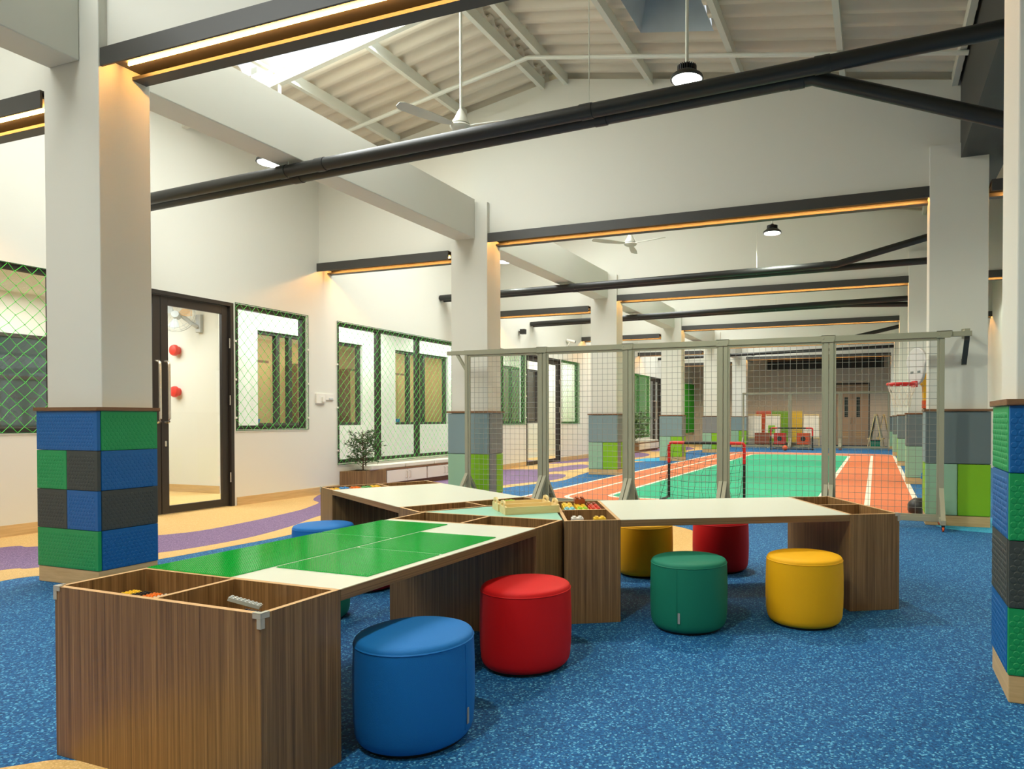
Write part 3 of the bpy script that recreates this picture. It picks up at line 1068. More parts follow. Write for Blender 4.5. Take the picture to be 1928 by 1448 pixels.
net(1.2, 4.44, 0.95, WTOP, 'green diamond net over the far left window behind the tiled pillar', seed=1)
net(6.40, 7.57, 0.935, WTOP + 0.01, 'green diamond net over the window right of the glass door', seed=2)
net(8.13, 12.0, 0.40, WTOP + 0.01, 'wide green diamond net over the window above the bench', seed=3)
net(12.1, 14.01, 0.95, 2.57, 'green diamond net over the window beyond the second left pillar', seed=4)
net(15.9, 17.03, 0.95, 2.57, 'green diamond net right of the far glass door', seed=5)
net(19.9, 23.2, 0.45, 2.57, 'green diamond net behind the far bushy plant', seed=6)
net(9.0, 15.6, 0.9, 2.5, 'green net over the window in the right aisle', x=RIGHT_X - 0.03, sgn=-1, seed=7)


def glass_door(n, y0, y1, z1, label, split, handles=True):
    t = structure('door_%d' % n, label, (WALL_X - 0.06, (y0 + y1) / 2, 0))
    oy = -(y0 + y1) / 2

    def bx(ya, yb, za, zb, name, d=0.045, bev=0.003, par=None, mat='frame', x=0.0):
        b = MB()
        b.box(x - d, x + d, ya + oy, yb + oy, za, zb)
        return b.build(name, M[mat], par or t, bevel=bev)
    bx(y0, y1, z1 - 0.045, z1, 'head', 0.06)
    bx(y0, y0 + 0.045, 0, z1 - 0.045, 'jamb', 0.06)
    bx(y1 - 0.045, y1, 0, z1 - 0.045, 'jamb', 0.06)
    for (ya, yb, hy) in ((y0 + 0.05, split - 0.004, split - 0.055), (split + 0.004, y1 - 0.05, split + 0.05)):
        b = MB()
        top = z1 - 0.05
        b.box(-0.022, 0.022, ya + oy, ya + 0.085 + oy, 0.008, top)
        b.box(-0.022, 0.022, yb - 0.085 + oy, yb + oy, 0.008, top)
        b.box(-0.022, 0.022, ya + 0.085 + oy, yb - 0.085 + oy, top - 0.10, top)
        b.box(-0.022, 0.022, ya + 0.085 + oy, yb - 0.085 + oy, 0.008, 0.095)
        leaf = b.build('leaf', M['frame'], t, bevel=0.003)
        b = MB()
        b.box(-0.003, 0.003, ya + 0.08 + oy, yb - 0.08 + oy, 0.09, top - 0.09)
        b.build('pane', M['glass'], leaf)
        b = MB()
        h0, h1 = 1.04, 1.72
        y = hy + oy
        b.tube([(0.02, y, h1), (0.06, y, h1), (0.078, y, h1 - 0.01), (0.086, y, h1 - 0.04), (0.086, y, h0 + 0.04), (0.078, y, h0 + 0.01), (0.06, y, h0), (0.02, y, h0)], 0.0155, 12)
        b.build('handle', M['chrome'], leaf)
    b = MB()
    yk = split + 0.052 + oy
    b.box(0.02, 0.027, yk - 0.012, yk + 0.012, 0.77, 0.83)
    b.build('lock_plate', M['chrome'], t, bevel=0.004)
    for zz in (0.3, 1.25, 1.95):
        b = MB()
        b.tube([(0.05, y1 - 0.05 + oy, zz), (0.05, y1 - 0.05 + oy, zz + 0.12)], 0.008, 8)
        b.build('hinge', M['chrome'], t)
    return t


glass_door(1, 4.64, 6.385, WTOP, 'dark framed glass double door with long chrome pull handles behind the tiled pillar', 5.475)
glass_door(2, 14.03, 15.86, 2.57, 'dark framed glass double door seen through the mesh fence', 14.93)
glass_door(3, 23.25, 24.55, 2.57, 'dark framed door far along the left wall', 23.9)

# inner windows of the corridor wall
window_frame(11, 8.02, 9.0, 0.965, 2.44, (8.45, 8.70), 'dark inner window of the corridor seen through the netted window by the door', -8.9)
window_frame(12, 9.7, 10.33, 0.965, 2.44, (), 'narrow inner window of the corridor behind the bench window', -8.9)
window_frame(13, 11.26, 13.05, 0.965, 2.44, (11.75, 12.25), 'wide inner window of the corridor behind the bench window', -8.9)
window_frame(14, 15.2, 17.5, 0.965, 2.44, (16.0, 16.8), 'inner window of the corridor beyond the far glass door', -8.9)
for n, (y0, y1, lab) in enumerate(((8.6, 9.3, 'tan cupboard door behind the first inner window'), (9.4, 10.2, 'tan cupboard door behind the second inner window'),
                                   (10.9, 11.7, 'tan cupboard door behind the narrow inner window'), (12.4, 13.3, 'tan cupboard door behind the wide inner window'), (13.5, 14.5, 'tan cupboard door at the end of the classroom'))):
    t = thing('cupboard', lab, 'cupboard', (-11.0, (y0 + y1) / 2, 0), 0, 'tan cupboards in the rooms behind')
    h = (y1 - y0) / 2
    b = MB()
    b.box(-0.29, 0.0, -h, h, 0, 2.2)
    b.build('body', M['ledge'], t)
    for s in (0, 1):
        b = MB()
        b.box(0, 0.018, -h + 0.01 + s * h, s * h - 0.005, 0.05, 2.15)
        d = b.build('door', M['tan_panel'], t, bevel=0.003)
        b = MB()
        b.box(0.018, 0.034, (-0.05 if s == 0 else 0.04), (-0.04 if s == 0 else 0.05), 1.0, 1.15)
        b.build('handle', M['chrome'], d)
for y, lab in ((8.25, 'low blue chair behind the first inner window'), (11.75, 'low blue chair behind the wide inner window')):
    t = thing('chair', lab, 'chair', (-9.5, y, 0), 0, 'blue chairs in the rooms behind')
    b = MB()
    b.box(-0.2, 0.2, -0.2, 0.2, 0.58, 0.62)
    b.build('seat', M['f_blue'], t, bevel=0.015)
    b = MB()
    b.box(0.17, 0.2, -0.2, 0.2, 0.66, 1.08)
    b.build('backrest', M['f_blue'], t, bevel=0.02)
    for sx in (-0.17, 0.17):
        for sy in (-0.17, 0.17):
            b = MB()
            b.tube([(sx, sy, 0), (sx, sy, 0.6)], 0.014, 8)
            b.build('leg', M['black'], t)

# lobby glazing seen through the leftmost window
t = structure('window_15', 'dark curtained glazing in the lobby behind the leftmost net', (-11.58, 4.6, 0.3))
for i in range(5):
    b = MB()
    b.box(0, 0.02, -2.5 + i * 1.0, -1.56 + i * 1.0, 0, 1.95)
    b.build('pane', M['darkglass'], t)
for i in range(6):
    b = MB()
    b.box(0, 0.05, -2.56 + i * 1.0, -2.50 + i * 1.0, 0, 1.95)
    b.build('mullion', M['frame'], t)
for z in (0.62, 1.35, 1.95):
    b = MB()
    b.box(0.0, 0.045, -2.5, 2.5, z, z + 0.05)
    b.build('transom', M['frame'], t)
for i in range(3):
    t = thing('curtain', ['dark grey curtain hanging left in the lobby', 'dark grey curtain hanging in the middle of the lobby', 'dark grey curtain hanging right in the lobby'][i], 'curtain', (-11.45, 3.9 + i * 0.9, 0.3))
    b = MB()
    n = 28
    for q in range(n):
        ya, yb = -0.28 + 0.56 * q / n, -0.28 + 0.56 * (q + 1) / n
        xa, xb = 0.03 * math.sin(q * 1.1), 0.03 * math.sin((q + 1) * 1.1)
        b.add([(xa, ya, 0), (xb, yb, 0), (xb, yb, 1.9), (xa, ya, 1.9)], [(0, 1, 2, 3)], 0, True)
    b.build('cloth', M['curtain'], t)

# wall fan and two red bells on the lobby wall
t = thing('wall_fan', 'grey caged wall fan high on the lobby wall behind the glass door', 'fan', (-9.22, 7.35, 2.46))
b = MB()
b.box(-0.05, 0.05, -0.05, 0.0, -0.13, 0.13)
b.build('bracket', M['greyplastic'], t, bevel=0.01)
b = MB()
b.tube([(0, -0.05, -0.05), (-0.04, -0.12, 0.0), (-0.11, -0.21, 0.10)], 0.03, 10)
b.build('arm', M['greyplastic'], t)
fc = Vector((-0.14, -0.27, 0.10))
Rm = Matrix.Rotation(math.radians(35), 3, 'Z') @ Matrix.Rotation(math.radians(80), 3, 'X')
b = MB()
b.lathe([(0.0, 0.06), (0.05, 0.058), (0.055, 0.04), (0.055, -0.05), (0.0, -0.06)], 20, fc, mat=Rm)
b.build('hub', M['greyplastic'], t)
for i in range(3):
    b = MB()
    a0 = i * 2.094 + 0.4
    pts = [(0.05, -0.35), (0.12, -0.5), (0.20, -0.42), (0.215, 0.0), (0.19, 0.42), (0.12, 0.45), (0.05, 0.35)]
    vs = [fc + Rm @ Vector((r * math.cos(a0 + a), r * math.sin(a0 + a), 0.01 + 0.03 * a)) for r, a in pts]
    b.extrude(vs, Rm @ Vector((0, 0, 0.003)))
    b.build('blade', M['b_fan'] if i == 0 else M['greyplastic'], t)
b = MB()
for zz, rr in ((0.05, 0.20), (0.03, 0.235), (0.0, 0.245), (-0.03, 0.235)):
    b.tube([fc + Rm @ Vector((rr * math.cos(2 * math.pi * q / 28), rr * math.sin(2 * math.pi * q / 28), zz)) for q in range(29)], 0.003, 5, caps=False)
for q in range(20):
    a = 2 * math.pi * q / 20
    b.tube([fc + Rm @ Vector((r * math.cos(a), r * math.sin(a), z)) for r, z in ((0.055, 0.07), (0.20, 0.05), (0.245, 0.0), (0.20, -0.05))], 0.0016, 4, caps=False)
b.build('cage', M['greyplastic'], t)
for z, lab in ((2.09, 'round red alarm bell, upper of the two on the lobby wall'), (1.48, 'round red alarm bell, lower of the two on the lobby wall')):
    t = thing('alarm_bell', lab, 'bell', (-9.68, 7.35, z), 0, 'red alarm bells on the lobby wall')
    Rb = Matrix.Rotation(math.radians(90), 3, 'X')
    b = MB()
    b.lathe([(0.0, 0.0), (0.06, 0.0), (0.06, 0.04)], 24, mat=Rb)
    b.build('base', M['red_bell'], t)
    b = MB()
    b.lathe([(0.075, 0.04), (0.083, 0.05), (0.083, 0.075), (0.07, 0.095), (0.03, 0.105), (0.0, 0.107)], 28, mat=Rb)
    b.build('gong', M['red_bell'], t)

# socket box and switch on the wall
t = thing('wall_socket', 'white socket box with switch plate on the wall between two nets', 'socket', (WALL_X, 7.86, 1.38))
b = MB()
b.box(0, 0.03, -0.15, 0.02, -0.08, 0.06)
b.build('box', M['switch'], t, bevel=0.005)
b = MB()
b.box(0.03, 0.05, -0.06, -0.01, -0.06, 0.01)
b.build('plug', M['switch'], t, bevel=0.006)
b = MB()
b.box(0, 0.018, 0.03, 0.19, -0.03, 0.055)
b.build('switch_plate', M['switch'], t, bevel=0.004)
b = MB()
b.box(0.018, 0.024, 0.09, 0.17, -0.02, 0.0)
b.build('rocker', M['greyplastic'], t)

t = thing('security_camera', 'small white security camera on the left wall above the fence', 'camera', (WALL_X, 16.2, 3.05))
b = MB()
b.tube([(0, 0, -0.14), (0.08, 0.0, -0.04), (0.1, 0, 0.02)], 0.012, 8)
b.build('arm', M['switch'], t)
b = MB()
b.tube([(0.02, -0.02, 0.05), (0.22, 0.06, 0.0)], 0.04, 12)
b.build('housing', M['switch'], t)
b = MB()
b.tube([(0.22, 0.06, 0.0), (0.235, 0.066, -0.004)], 0.034, 12)
b.build('lens', M['black'], t)
for y, lab in ((13.7, 'small black spotlight on the left wall beyond the second pillar'), (21.0, 'small black spotlight far along the left wall')):
    t = thing('wall_spotlight', lab, 'spotlight', (WALL_X, y, 3.0))
    b = MB()
    b.tube([(0, 0, 0.02), (0.05, 0, 0.02)], 0.015, 8)
    b.build('bracket', M['black'], t)
    b = MB()
    b.box(0.04, 0.16, -0.05, 0.05, -0.04, 0.07)
    b.build('housing', M['black'], t, bevel=0.008)


# ------------------------------------------------------------------ bench with cushions, planter and shrub under the wide window
BXF = -7.09
t = thing('bench_cabinet', 'low wooden bench cabinet with cream doors below the wide netted window', 'cabinet', (WALL_X + 0.002, 8.78, 0))
D = BXF - WALL_X
for (ya, yb) in ((0.0, 1.03), (1.04, 2.07), (2.08, 2.85)):
    b = MB()
    b.box(0, D - 0.02, ya, yb, 0.075, 0.28)
    body = b.build('body', M['wood'], t)
b = MB()
b.box(0, D, -0.01, 2.86, 0.28, 0.30)
b.build('seat_board', M['ledge'], t, bevel=0.003)
b = MB()
b.box(0, D - 0.06, 0, 2.85, 0, 0.075)
b.build('plinth', M['ledge'], t)
for i, (ya, yb) in enumerate(((0.01, 0.51), (0.52, 1.02), (1.05, 1.55), (1.56, 2.06), (2.09, 2.84))):
    b = MB()
    b.box(D - 0.02, D, ya, yb, 0.085, 0.275)
    d = b.build('door', M['cabinet'], t, bevel=0.002)
    hy = yb - 0.04 if i % 2 == 0 else ya + 0.04
    b = MB()
    b.tube([(D, hy, 0.13), (D + 0.025, hy, 0.13), (D + 0.025, hy, 0.24), (D, hy, 0.24)], 0.005, 8)
    b.build('handle', M['chrome'], d)
for i, (ya, yb) in enumerate(((8.45, 9.27), (9.28, 10.05), (10.06, 10.85), (10.86, 11.6))):
    b = MB()
    n = 10
    t = thing('seat_cushion', 'cream bench cushion, %s from the potted shrub' % ORD[i], 'cushion', (WALL_X + 0.03, (ya + yb) / 2, 0.301), 0, 'cream cushions on the bench')
    h = (yb - ya) / 2
    b.box(0, D - 0.045, -h + 0.004, h - 0.004, 0, 0.065)
    b.build('pad', M['cushion'], t, bevel=0.022, seg=4)


def shrub(t, z0, h, seed, leafmat, spread, lw=0.011, ll=0.075, nb=34, xmin=-0.16):
    rnd = random.Random(seed)
    st = MB()
    lf = MB()
    trunks = [((0, 0), 0.9), ((0.025, 0.03), 0.55)]
    for (ox, oy), hh in trunks:
        st.tube([(ox, oy, z0), (ox + 0.005, oy, z0 + h * 0.3), (ox * 0.5, oy, z0 + h * hh)], 0.008, 6, radii=[0.010, 0.008, 0.003])
    for i in range(nb):
        f = rnd.uniform(0.12, 1.0)
        a = rnd.uniform(0, 2 * math.pi)
        zb = z0 + h * (0.10 + 0.78 * f)
        L = spread * (0.55 + 0.45 * math.sin(math.pi * min(1, 0.15 + 0.75 * f))) * rnd.uniform(0.55, 1.05)
        d = Vector((math.cos(a), math.sin(a), rnd.uniform(0.25, 0.9)))
        if d.x * L < xmin * 0.8:
            d.x = xmin * 0.8 / L
        p0 = Vector((0, 0, zb - 0.05))
        pts = [p0 + d * (L * s) + Vector((0, 0, -0.10 * L * s * s)) for s in (0, 0.35, 0.7, 1.0)]
        st.tube(pts, 0.003, 4, radii=[0.004, 0.003, 0.002, 0.0015])
        for q in range(16):
            s = rnd.uniform(0.3, 1.0)
            p = p0 + d * (L * s) + Vector((0, 0, -0.10 * L * s * s))
            ld = Vector((rnd.gauss(0, 1), rnd.gauss(0, 1), rnd.gauss(0.1, 0.6))) + d * 0.8
            ld.normalize()
            sd = ld.cross(Vector((rnd.gauss(0, 1), rnd.gauss(0, 1), rnd.gauss(0, 1)))).normalized()
            l = ll * rnd.uniform(0.6, 1.2)
            w = lw * rnd.uniform(0.7, 1.2)
            mid = p + ld * l * 0.5
            tip = p + ld * l + Vector((0, 0, -l * 0.2))
            q4 = [p, mid + sd * w / 2, tip, mid - sd * w / 2]
            for e_ in q4:
                e_.x = max(e_.x, xmin)
            lf.add(q4, [(0, 1, 2, 3)])
    st.build('stems', M['stem'], t)
    lf.build('foliage', M[leafmat], t, stuff=True)


t = thing('planter', 'corner planter box in striped wood at the left end of the bench', 'planter', (WALL_X + 0.004, 8.17, 0))
outer = [(0, 0), (0.29, 0.21), (0.365, 0.59), (0, 0.59)]
inner = [(0.02, 0.05), (0.262, 0.225), (0.325, 0.57), (0.02, 0.57)]
for i in range(4):
    j = (i + 1) % 4
    b = MB()
    b.prism([outer[i], outer[j], inner[j], inner[i]], 0, 0.30, 0, 1)
    b.build('side_panel', [M['wood'], M['edge']], t)
b = MB()
b.prism(inner, 0.02, 0.25)
b.build('soil', M['soil'], t)
t = thing('potted_shrub', 'small feathery green shrub growing from the corner planter', 'plant', (WALL_X + 0.20, 8.44, 0.25))
shrub(t, 0.0, 0.74, 5, 'leaf', 0.33, 0.013, 0.085, 62)

# second planter, bush and bench far down the left wall
t = thing('planter', 'far corner planter box at the end of the distant bench', 'planter', (WALL_X + 0.004, 20.35, 0))
for i in range(4):
    j = (i + 1) % 4
    b = MB()
    b.prism([outer[i], outer[j], inner[j], inner[i]], 0, 0.30, 0, 1)
    b.build('side_panel', [M['wood'], M['edge']], t)
b = MB()
b.prism(inner, 0.02, 0.25)
b.build('soil', M['soil'], t)
t = thing('potted_bush', 'leafy pale green bush by the wall seen through the mesh fence', 'plant', (WALL_X + 0.26, 20.75, 0.25))
shrub(t, 0.0, 1.05, 9, 'leaf2', 0.55, 0.05, 0.17, 42, -0.2)
t = thing('bench_cabinet', 'distant low bench cabinet with cream doors behind the mesh fence', 'cabinet', (WALL_X + 0.002, 20.95, 0))
b = MB()
b.box(0, D - 0.02, 0, 2.2, 0.075, 0.28)
b.build('body', M['wood'], t)
b = MB()
b.box(0, D, -0.01, 2.21, 0.28, 0.30)
b.build('seat_board', M['ledge'], t)
b = MB()
b.box(0, D - 0.06, 0, 2.2, 0, 0.075)
b.build('plinth', M['ledge'], t)
for ya, yb in ((0.01, 0.72), (0.73, 1.46), (1.47, 2.19)):
    b = MB()
    b.box(D - 0.02, D, ya, yb, 0.085, 0.275)
    b.build('door', M['cabinet'], t, bevel=0.002)
t = thing('seat_cushion', 'long cream cushion on the distant bench', 'cushion', (WALL_X + 0.03, 22.05, 0.301), 0, 'cream cushions on the bench')
MB().box(0, D - 0.045, -1.08, 1.08, 0, 0.065).build('pad', M['cushion'], t, bevel=0.022, seg=3)

# ------------------------------------------------------------------ activity tables
TL, TW, TB, TH = 1.898, 0.884, 0.299, 0.544
PT = 0.018


def activity_table(label, loc, rz, guards):
    t = thing('activity_table', label, 'table', loc, rz, 'long wooden activity tables with end boxes')

    def panel(x0, x1, y0, y1, z0, z1, name):
        b = MB()
        b.box(x0, x1, y0, y1, z0, z1, 0, 1)
        return b.build(name, [M['wood'], M['edge']], t, bevel=0.0012, seg=1)
    for (a, c) in ((0.0, TB), (TL - TB, TL)):
        panel(a, a + PT, 0, TW, 0, TH, 'end_panel')
        panel(c - PT, c, 0, TW, 0, TH, 'end_panel')
        panel(a + PT, c - PT, 0, PT, 0, TH, 'side_panel')
        panel(a + PT, c - PT, TW - PT, TW, 0, TH, 'side_panel')
        panel(a + PT, c - PT, TW / 2 - PT / 2, TW / 2 + PT / 2, TH - 0.105, TH, 'divider')
        b = MB()
        b.box(a + PT, c - PT, PT, TW - PT, TH - 0.125, TH - 0.105)
        b.build('box_floor', M['wood'], t)
    b = MB()
    b.box(TB + 0.0005, TL - TB - 0.0005, 0.0, TW, TH - 0.037, TH - 0.002)
    d = b.build('desk_board', M['wood_h'], t, bevel=0.001, seg=1)
    b = MB()
    b.box(TB + 0.001, TL - TB - 0.001, 0.003, TW - 0.003, TH - 0.002, TH)
    b.build('white_top', M['white'], d)
    for (gx, gy) in guards:
        sx = 1 if gx > 0.5 else -1
        sy = 1 if gy > 0.5 else -1
        cx, cy = (TL if gx > 0.5 else 0.0), (TW if gy > 0.5 else 0.0)
        b = MB()

        def gb(xa, xb, ya, yb, za, zb):
            b.box(min(xa, xb), max(xa, xb), min(ya, yb), max(ya, yb), za, zb)
        e = 0.003
        gb(cx + sx * e, cx - sx * 0.028, cy + sy * e, cy - sy * 0.010, TH, TH + e)
        gb(cx + sx * e, cx - sx * 0.010, cy - sy * 0.010, cy - sy * 0.028, TH, TH + e)
        gb(cx, cx + sx * e, cy + sy * e, cy - sy * 0.028, TH - 0.014, TH)
        gb(cx, cx - sx * 0.028, cy, cy + sy * e, TH - 0.014, TH)
        gb(cx, cx + sx * e, cy + sy * e, cy - sy * 0.012, TH - 0.042, TH - 0.014)
        gb(cx, cx - sx * 0.012, cy, cy + sy * e, TH - 0.042, TH - 0.014)
        b.build('corner_guard', M['clear'], t, bevel=0.0012)
    return t


PA, PB, PC = (-1.578, 1.430), (-2.008, 4.079), (-1.526, 3.293)
AA, AB, AC = math.radians(89.2), math.radians(149.48), math.radians(29.22)
activity_table('nearest wooden activity table topped with green building plates', (PA[0], PA[1], 0), AA, ((0, 0), (0, 1)))
activity_table('wooden activity table with bare white top at the back left, before the bench', (PB[0], PB[1], 0), AB, ((1, 0), (1, 1)))
activity_table('wooden activity table with bare white top on the right, before the fence', (PC[0], PC[1], 0), AC, ((1, 0), (1, 1)))


def onto(pose, ang, x, y):
    c, s = math.cos(ang), math.sin(ang)
    return (pose[0] + x * c - y * s, pose[1] + x * s + y * c)


tri = [onto(PA, AA, TL + 0.004, 0.004), onto(PA, AA, TL + 0.004, TW - 0.004), (-1.978, 4.045)]
cx = sum(p[0] for p in tri) / 3
cy = sum(p[1] for p in tri) / 3
t = thing('corner_table', 'triangular mint-topped table joining the three wooden tables', 'table', (cx, cy, 0))
tl = [(p[0] - cx, p[1] - cy) for p in tri]
tin = [(p[0] * 0.93, p[1] * 0.93) for p in tl]
MB().prism(tl, TH - 0.020, TH - 0.001).build('top_board', M['mint'], t, bevel=0.001, seg=1)
for i in range(3):
    j = (i + 1) % 3
    MB().prism([tl[i], tl[j], tin[j], tin[i]], 0, TH - 0.021).build('side_panel', M['mint'] if i == 9 else M['wood'], t)


# ------------------------------------------------------------------ green building plates with studs
def baseplate(label, x0, y0, w, l):
    t = thing('building_plate', label, 'building plate', (x0, y0, TH + 0.0006), AA - math.pi / 2, 'green studded plates on the near table')
    b = MB()
    b.box(0, w, 0, l, 0, 0.002)
    b.build('sheet', M['greenplate'], t)
    b = MB()
    n = 6
    c = int(w / 0.0085)
    r = int(l / 0.0085)
    ang = [2 * math.pi * k / n for k in range(n)]
    cs = [(0.0026 * math.cos(a), 0.0026 * math.sin(a)) for a in ang]
    sides = [(k, (k + 1) % n, n + (k + 1) % n, n + k) for k in range(n)]
    top = [tuple(range(n, 2 * n))]
    for i in range(c):
        for j in range(r):
            x, y = (i + 0.5) * w / c, (j + 0.5) * l / r
            vs = [(x + u, y + v, 0.002) for u, v in cs] + [(x + u, y + v, 0.0038) for u, v in cs]
            b.add(vs, sides + top)
    b.build('studs', M['greenplate'], t, stuff=True)
    return t


baseplate('green studded plate, nearest in the row along the left table edge', -2.452, 1.736, 0.408, 0.404)
baseplate('green studded plate, middle of the row along the left table edge', -2.446, 2.142, 0.408, 0.402)
baseplate('green studded plate, farthest in the row along the left table edge', -2.440, 2.560, 0.408, 0.418)
baseplate('green studded plate, nearer of the two along the right table edge', -2.022, 1.902, 0.410, 0.406)
baseplate('green studded plate, farther of the two along the right table edge', -2.016, 2.324, 0.410, 0.406)


# ------------------------------------------------------------------ trays and toy bricks
def tray(label, loc, rz):
    t = thing('wooden_tray', label, 'tray', loc, rz, 'pale pine trays with handles')
    l, w, h = 0.315, 0.155, 0.042
    MB().box(0, l, 0, w, 0, 0.006).build('bottom', M['tray'], t)
    for y in (0, w - 0.008):
        MB().box(0.008, l - 0.008, y, y + 0.008, 0.006, h).build('side', M['tray'], t, bevel=0.001)
    for x in (0, l - 0.010):
        prof = [(0, 0.006), (w, 0.006), (w, h)]
        for k in range(13):
            a = math.pi * k / 12
            prof.append((w / 2 + 0.052 * math.cos(a), h + 0.034 * math.sin(a) ** 0.7 if 0 < k < 12 else h))
        prof.append((0, h))
        b = MB()
        # end board with an oval hand hole: outer loop bridged to the hole loop
        hole = [(w / 2 + 0.028 * math.cos(2 * math.pi * k / 20), h + 0.008 + 0.010 * math.sin(2 * math.pi * k / 20)) for k in range(20)]

        def ray_out(px, pz):
            dx, dz = px - w / 2, pz - (h + 0.008)
            best = None
            m = len(prof)
            for i in range(m):
                (ax, az), (bx_, bz) = prof[i], prof[(i + 1) % m]
                den = dx * (bz - az) - dz * (bx_ - ax)
                if abs(den) < 1e-12:
                    continue
                tt = ((ax - w / 2) * (bz - az) - (az - h - 0.008) * (bx_ - ax)) / den
                uu = ((ax - w / 2) * dz - (az - h - 0.008) * dx) / den
                if tt > 0 and -1e-9 <= uu <= 1 + 1e-9 and (best is None or tt > best):
                    best = tt
            return (w / 2 + dx * best, h + 0.008 + dz * best)
        n = 40
        inn = [(w / 2 + 0.028 * math.cos(2 * math.pi * k / n), h + 0.008 + 0.010 * math.sin(2 * math.pi * k / n)) for k in range(n)]
        corner = [(0, 0.006), (w, 0.006), (w, h), (0, h)]
        outl = [ray_out(*p) for p in inn]
        for c in corner:
            i = min(range(n), key=lambda q: (outl[q][0] - c[0]) ** 2 + (outl[q][1] - c[1]) ** 2)
            outl[i] = c
        vs = []
        for xx in (x, x + 0.010):
            vs += [(xx, p[0], p[1]) for p in outl] + [(xx, p[0], p[1]) for p in inn]
        fs = []
        for k in range(n):
            k2 = (k + 1) % n
            fs += [(k, k2, n + k2, n + k), (2 * n + k2, 2 * n + k, 3 * n + k, 3 * n + k2), (k2, k, 2 * n + k, 2 * n + k2), (n + k, n + k2, 3 * n + k2, 3 * n + k)]
        b.add(vs, fs)
        b.build('end_handle', M['tray'], t)
    return t


TA = math.atan2(3.558 - 3.359, -1.724 + 1.946)
tray('front pale pine tray with handles on the mint table', (-1.930, 3.385, TH - 0.0005), TA)
tray('rear pale pine tray with handles on the mint table', (-2.045, 3.505, TH - 0.0005), TA + 0.02)

BC = {'yellow': rgb(244, 204, 60), 'lime': rgb(178, 214, 74), 'white': rgb(232, 230, 222), 'cyan': rgb(136, 206, 216), 'red': rgb(214, 62, 38), 'brown': rgb(150, 70, 34),
      'orange': rgb(240, 130, 36), 'grey': rgb(190, 198, 198), 'navy': rgb(28, 44, 62), 'black': rgb(40, 40, 40), 'green': rgb(70, 176, 96), 'blue': rgb(70, 150, 210), 'pale': rgb(238, 206, 130)}
for k_, c_ in BC.items():
    M['b_' + k_] = plain('brick_' + k_, c_, 0.3)
CW = {'lime': 'lime green', 'cyan': 'pale cyan', 'pale': 'pale orange', 'navy': 'dark navy'}


def brick(label, loc, rz, col, nx, ny, u=0.016, h=0.0192, tilt=0.0, z=0.0):
    t = thing('toy_brick', label, 'toy brick', (loc[0], loc[1], z), rz, 'plastic toy bricks in the table boxes')
    t.rotation_euler = (tilt, tilt * 0.3, rz)
    hx, hy = nx * u / 2, ny * u / 2
    MB().box(-hx, hx, -hy, hy, 0, h).build('body', M['b_' + col], t, bevel=0.0008, seg=1)
    b = MB()
    for i in range(nx):
        for j in range(ny):
            b.lathe([(u * 0.30, h), (u * 0.30, h + u * 0.24), (0.0, h + u * 0.24)], 10, (-hx + (i + 0.5) * u, -hy + (j + 0.5) * u, 0))
    b.build('studs', M['b_' + col], t)
    return t


ZB = TH - 0.105
BIG = 0.032


def put(lab, pose, ang, x, y, z, c, nx, ny, u=BIG, h=0.0285, turn=0.0):
    return brick(lab, onto(pose, ang, x, y), ang + turn, c, nx, ny, u, h, 0.0, ZB + z)


STEP = 0.0370
COLX = (('left', 0.072), ('middle', 0.150), ('right', 0.227))
ROWY = (('front', 0.512), ('centre', 0.622), ('rear', 0.732))
HEAP = ((('white', 'lime', 'pale'), ('yellow', 'cyan', 'red'), ('yellow', 'brown', 'brown')),
        (('white', 'lime', 'pale'), ('yellow', 'red', 'red'), ('lime', 'yellow', 'brown')),
        (('cyan', 'lime', 'red'), ('yellow', 'yellow', 'red'), ('yellow', 'yellow', 'brown')),
        ((None, None, None), (None, None, None), (None, 'brown', None)))
rnd_b = random.Random(11)
LAYER = ('bottom', 'second', 'third', 'top')
for lv, layer in enumerate(HEAP[:3] + HEAP[3:]):
    for r, row in enumerate(layer):
        for q, c in enumerate(row):
            if c is None:
                continue
            put('big %s brick in the heap beside the trays, %s layer, %s %s' % (CW.get(c, c), LAYER[lv], ROWY[r][0], COLX[q][0]),
                PC, AC, COLX[q][1], ROWY[r][1], 0.001 + lv * STEP * 0.985, c, 2, 3, BIG, 0.0285, rnd_b.uniform(-0.05, 0.05))
# front compartment of the same box
for c, x, y, lv, lab in (('blue', 0.20, 0.11, 0, 'blue brick at the bottom of the front compartment beside the trays'), ('yellow', 0.20, 0.11, 1, 'yellow brick low in the front compartment beside the trays'),
                         ('yellow', 0.20, 0.11, 2, 'yellow brick on top in the front compartment beside the trays'), ('red', 0.08, 0.13, 0, 'red brick at the bottom of the front compartment beside the trays'),
                         ('red', 0.08, 0.13, 1, 'red brick under the white one beside the trays'), ('white', 0.08, 0.13, 2, 'white brick on top in the front compartment beside the trays')):
    put(lab, PC, AC, x, y, 0.001 + lv * STEP, c, 2, 2)
# far end box of the right table
for c, x, y, lv, lab in (('red', 1.69, 0.09, 0, 'red brick at the bottom of the far right box'), ('white', 1.69, 0.09, 1, 'white brick in the front of the far right box'),
                         ('green', 1.68, 0.55, 0, 'green brick at the bottom of the rear far right compartment'), ('white', 1.68, 0.55, 1, 'white brick in the rear compartment of the far right box')):
    put(lab, PC, AC, x, y, 0.001 + lv * STEP, c, 2, 3)
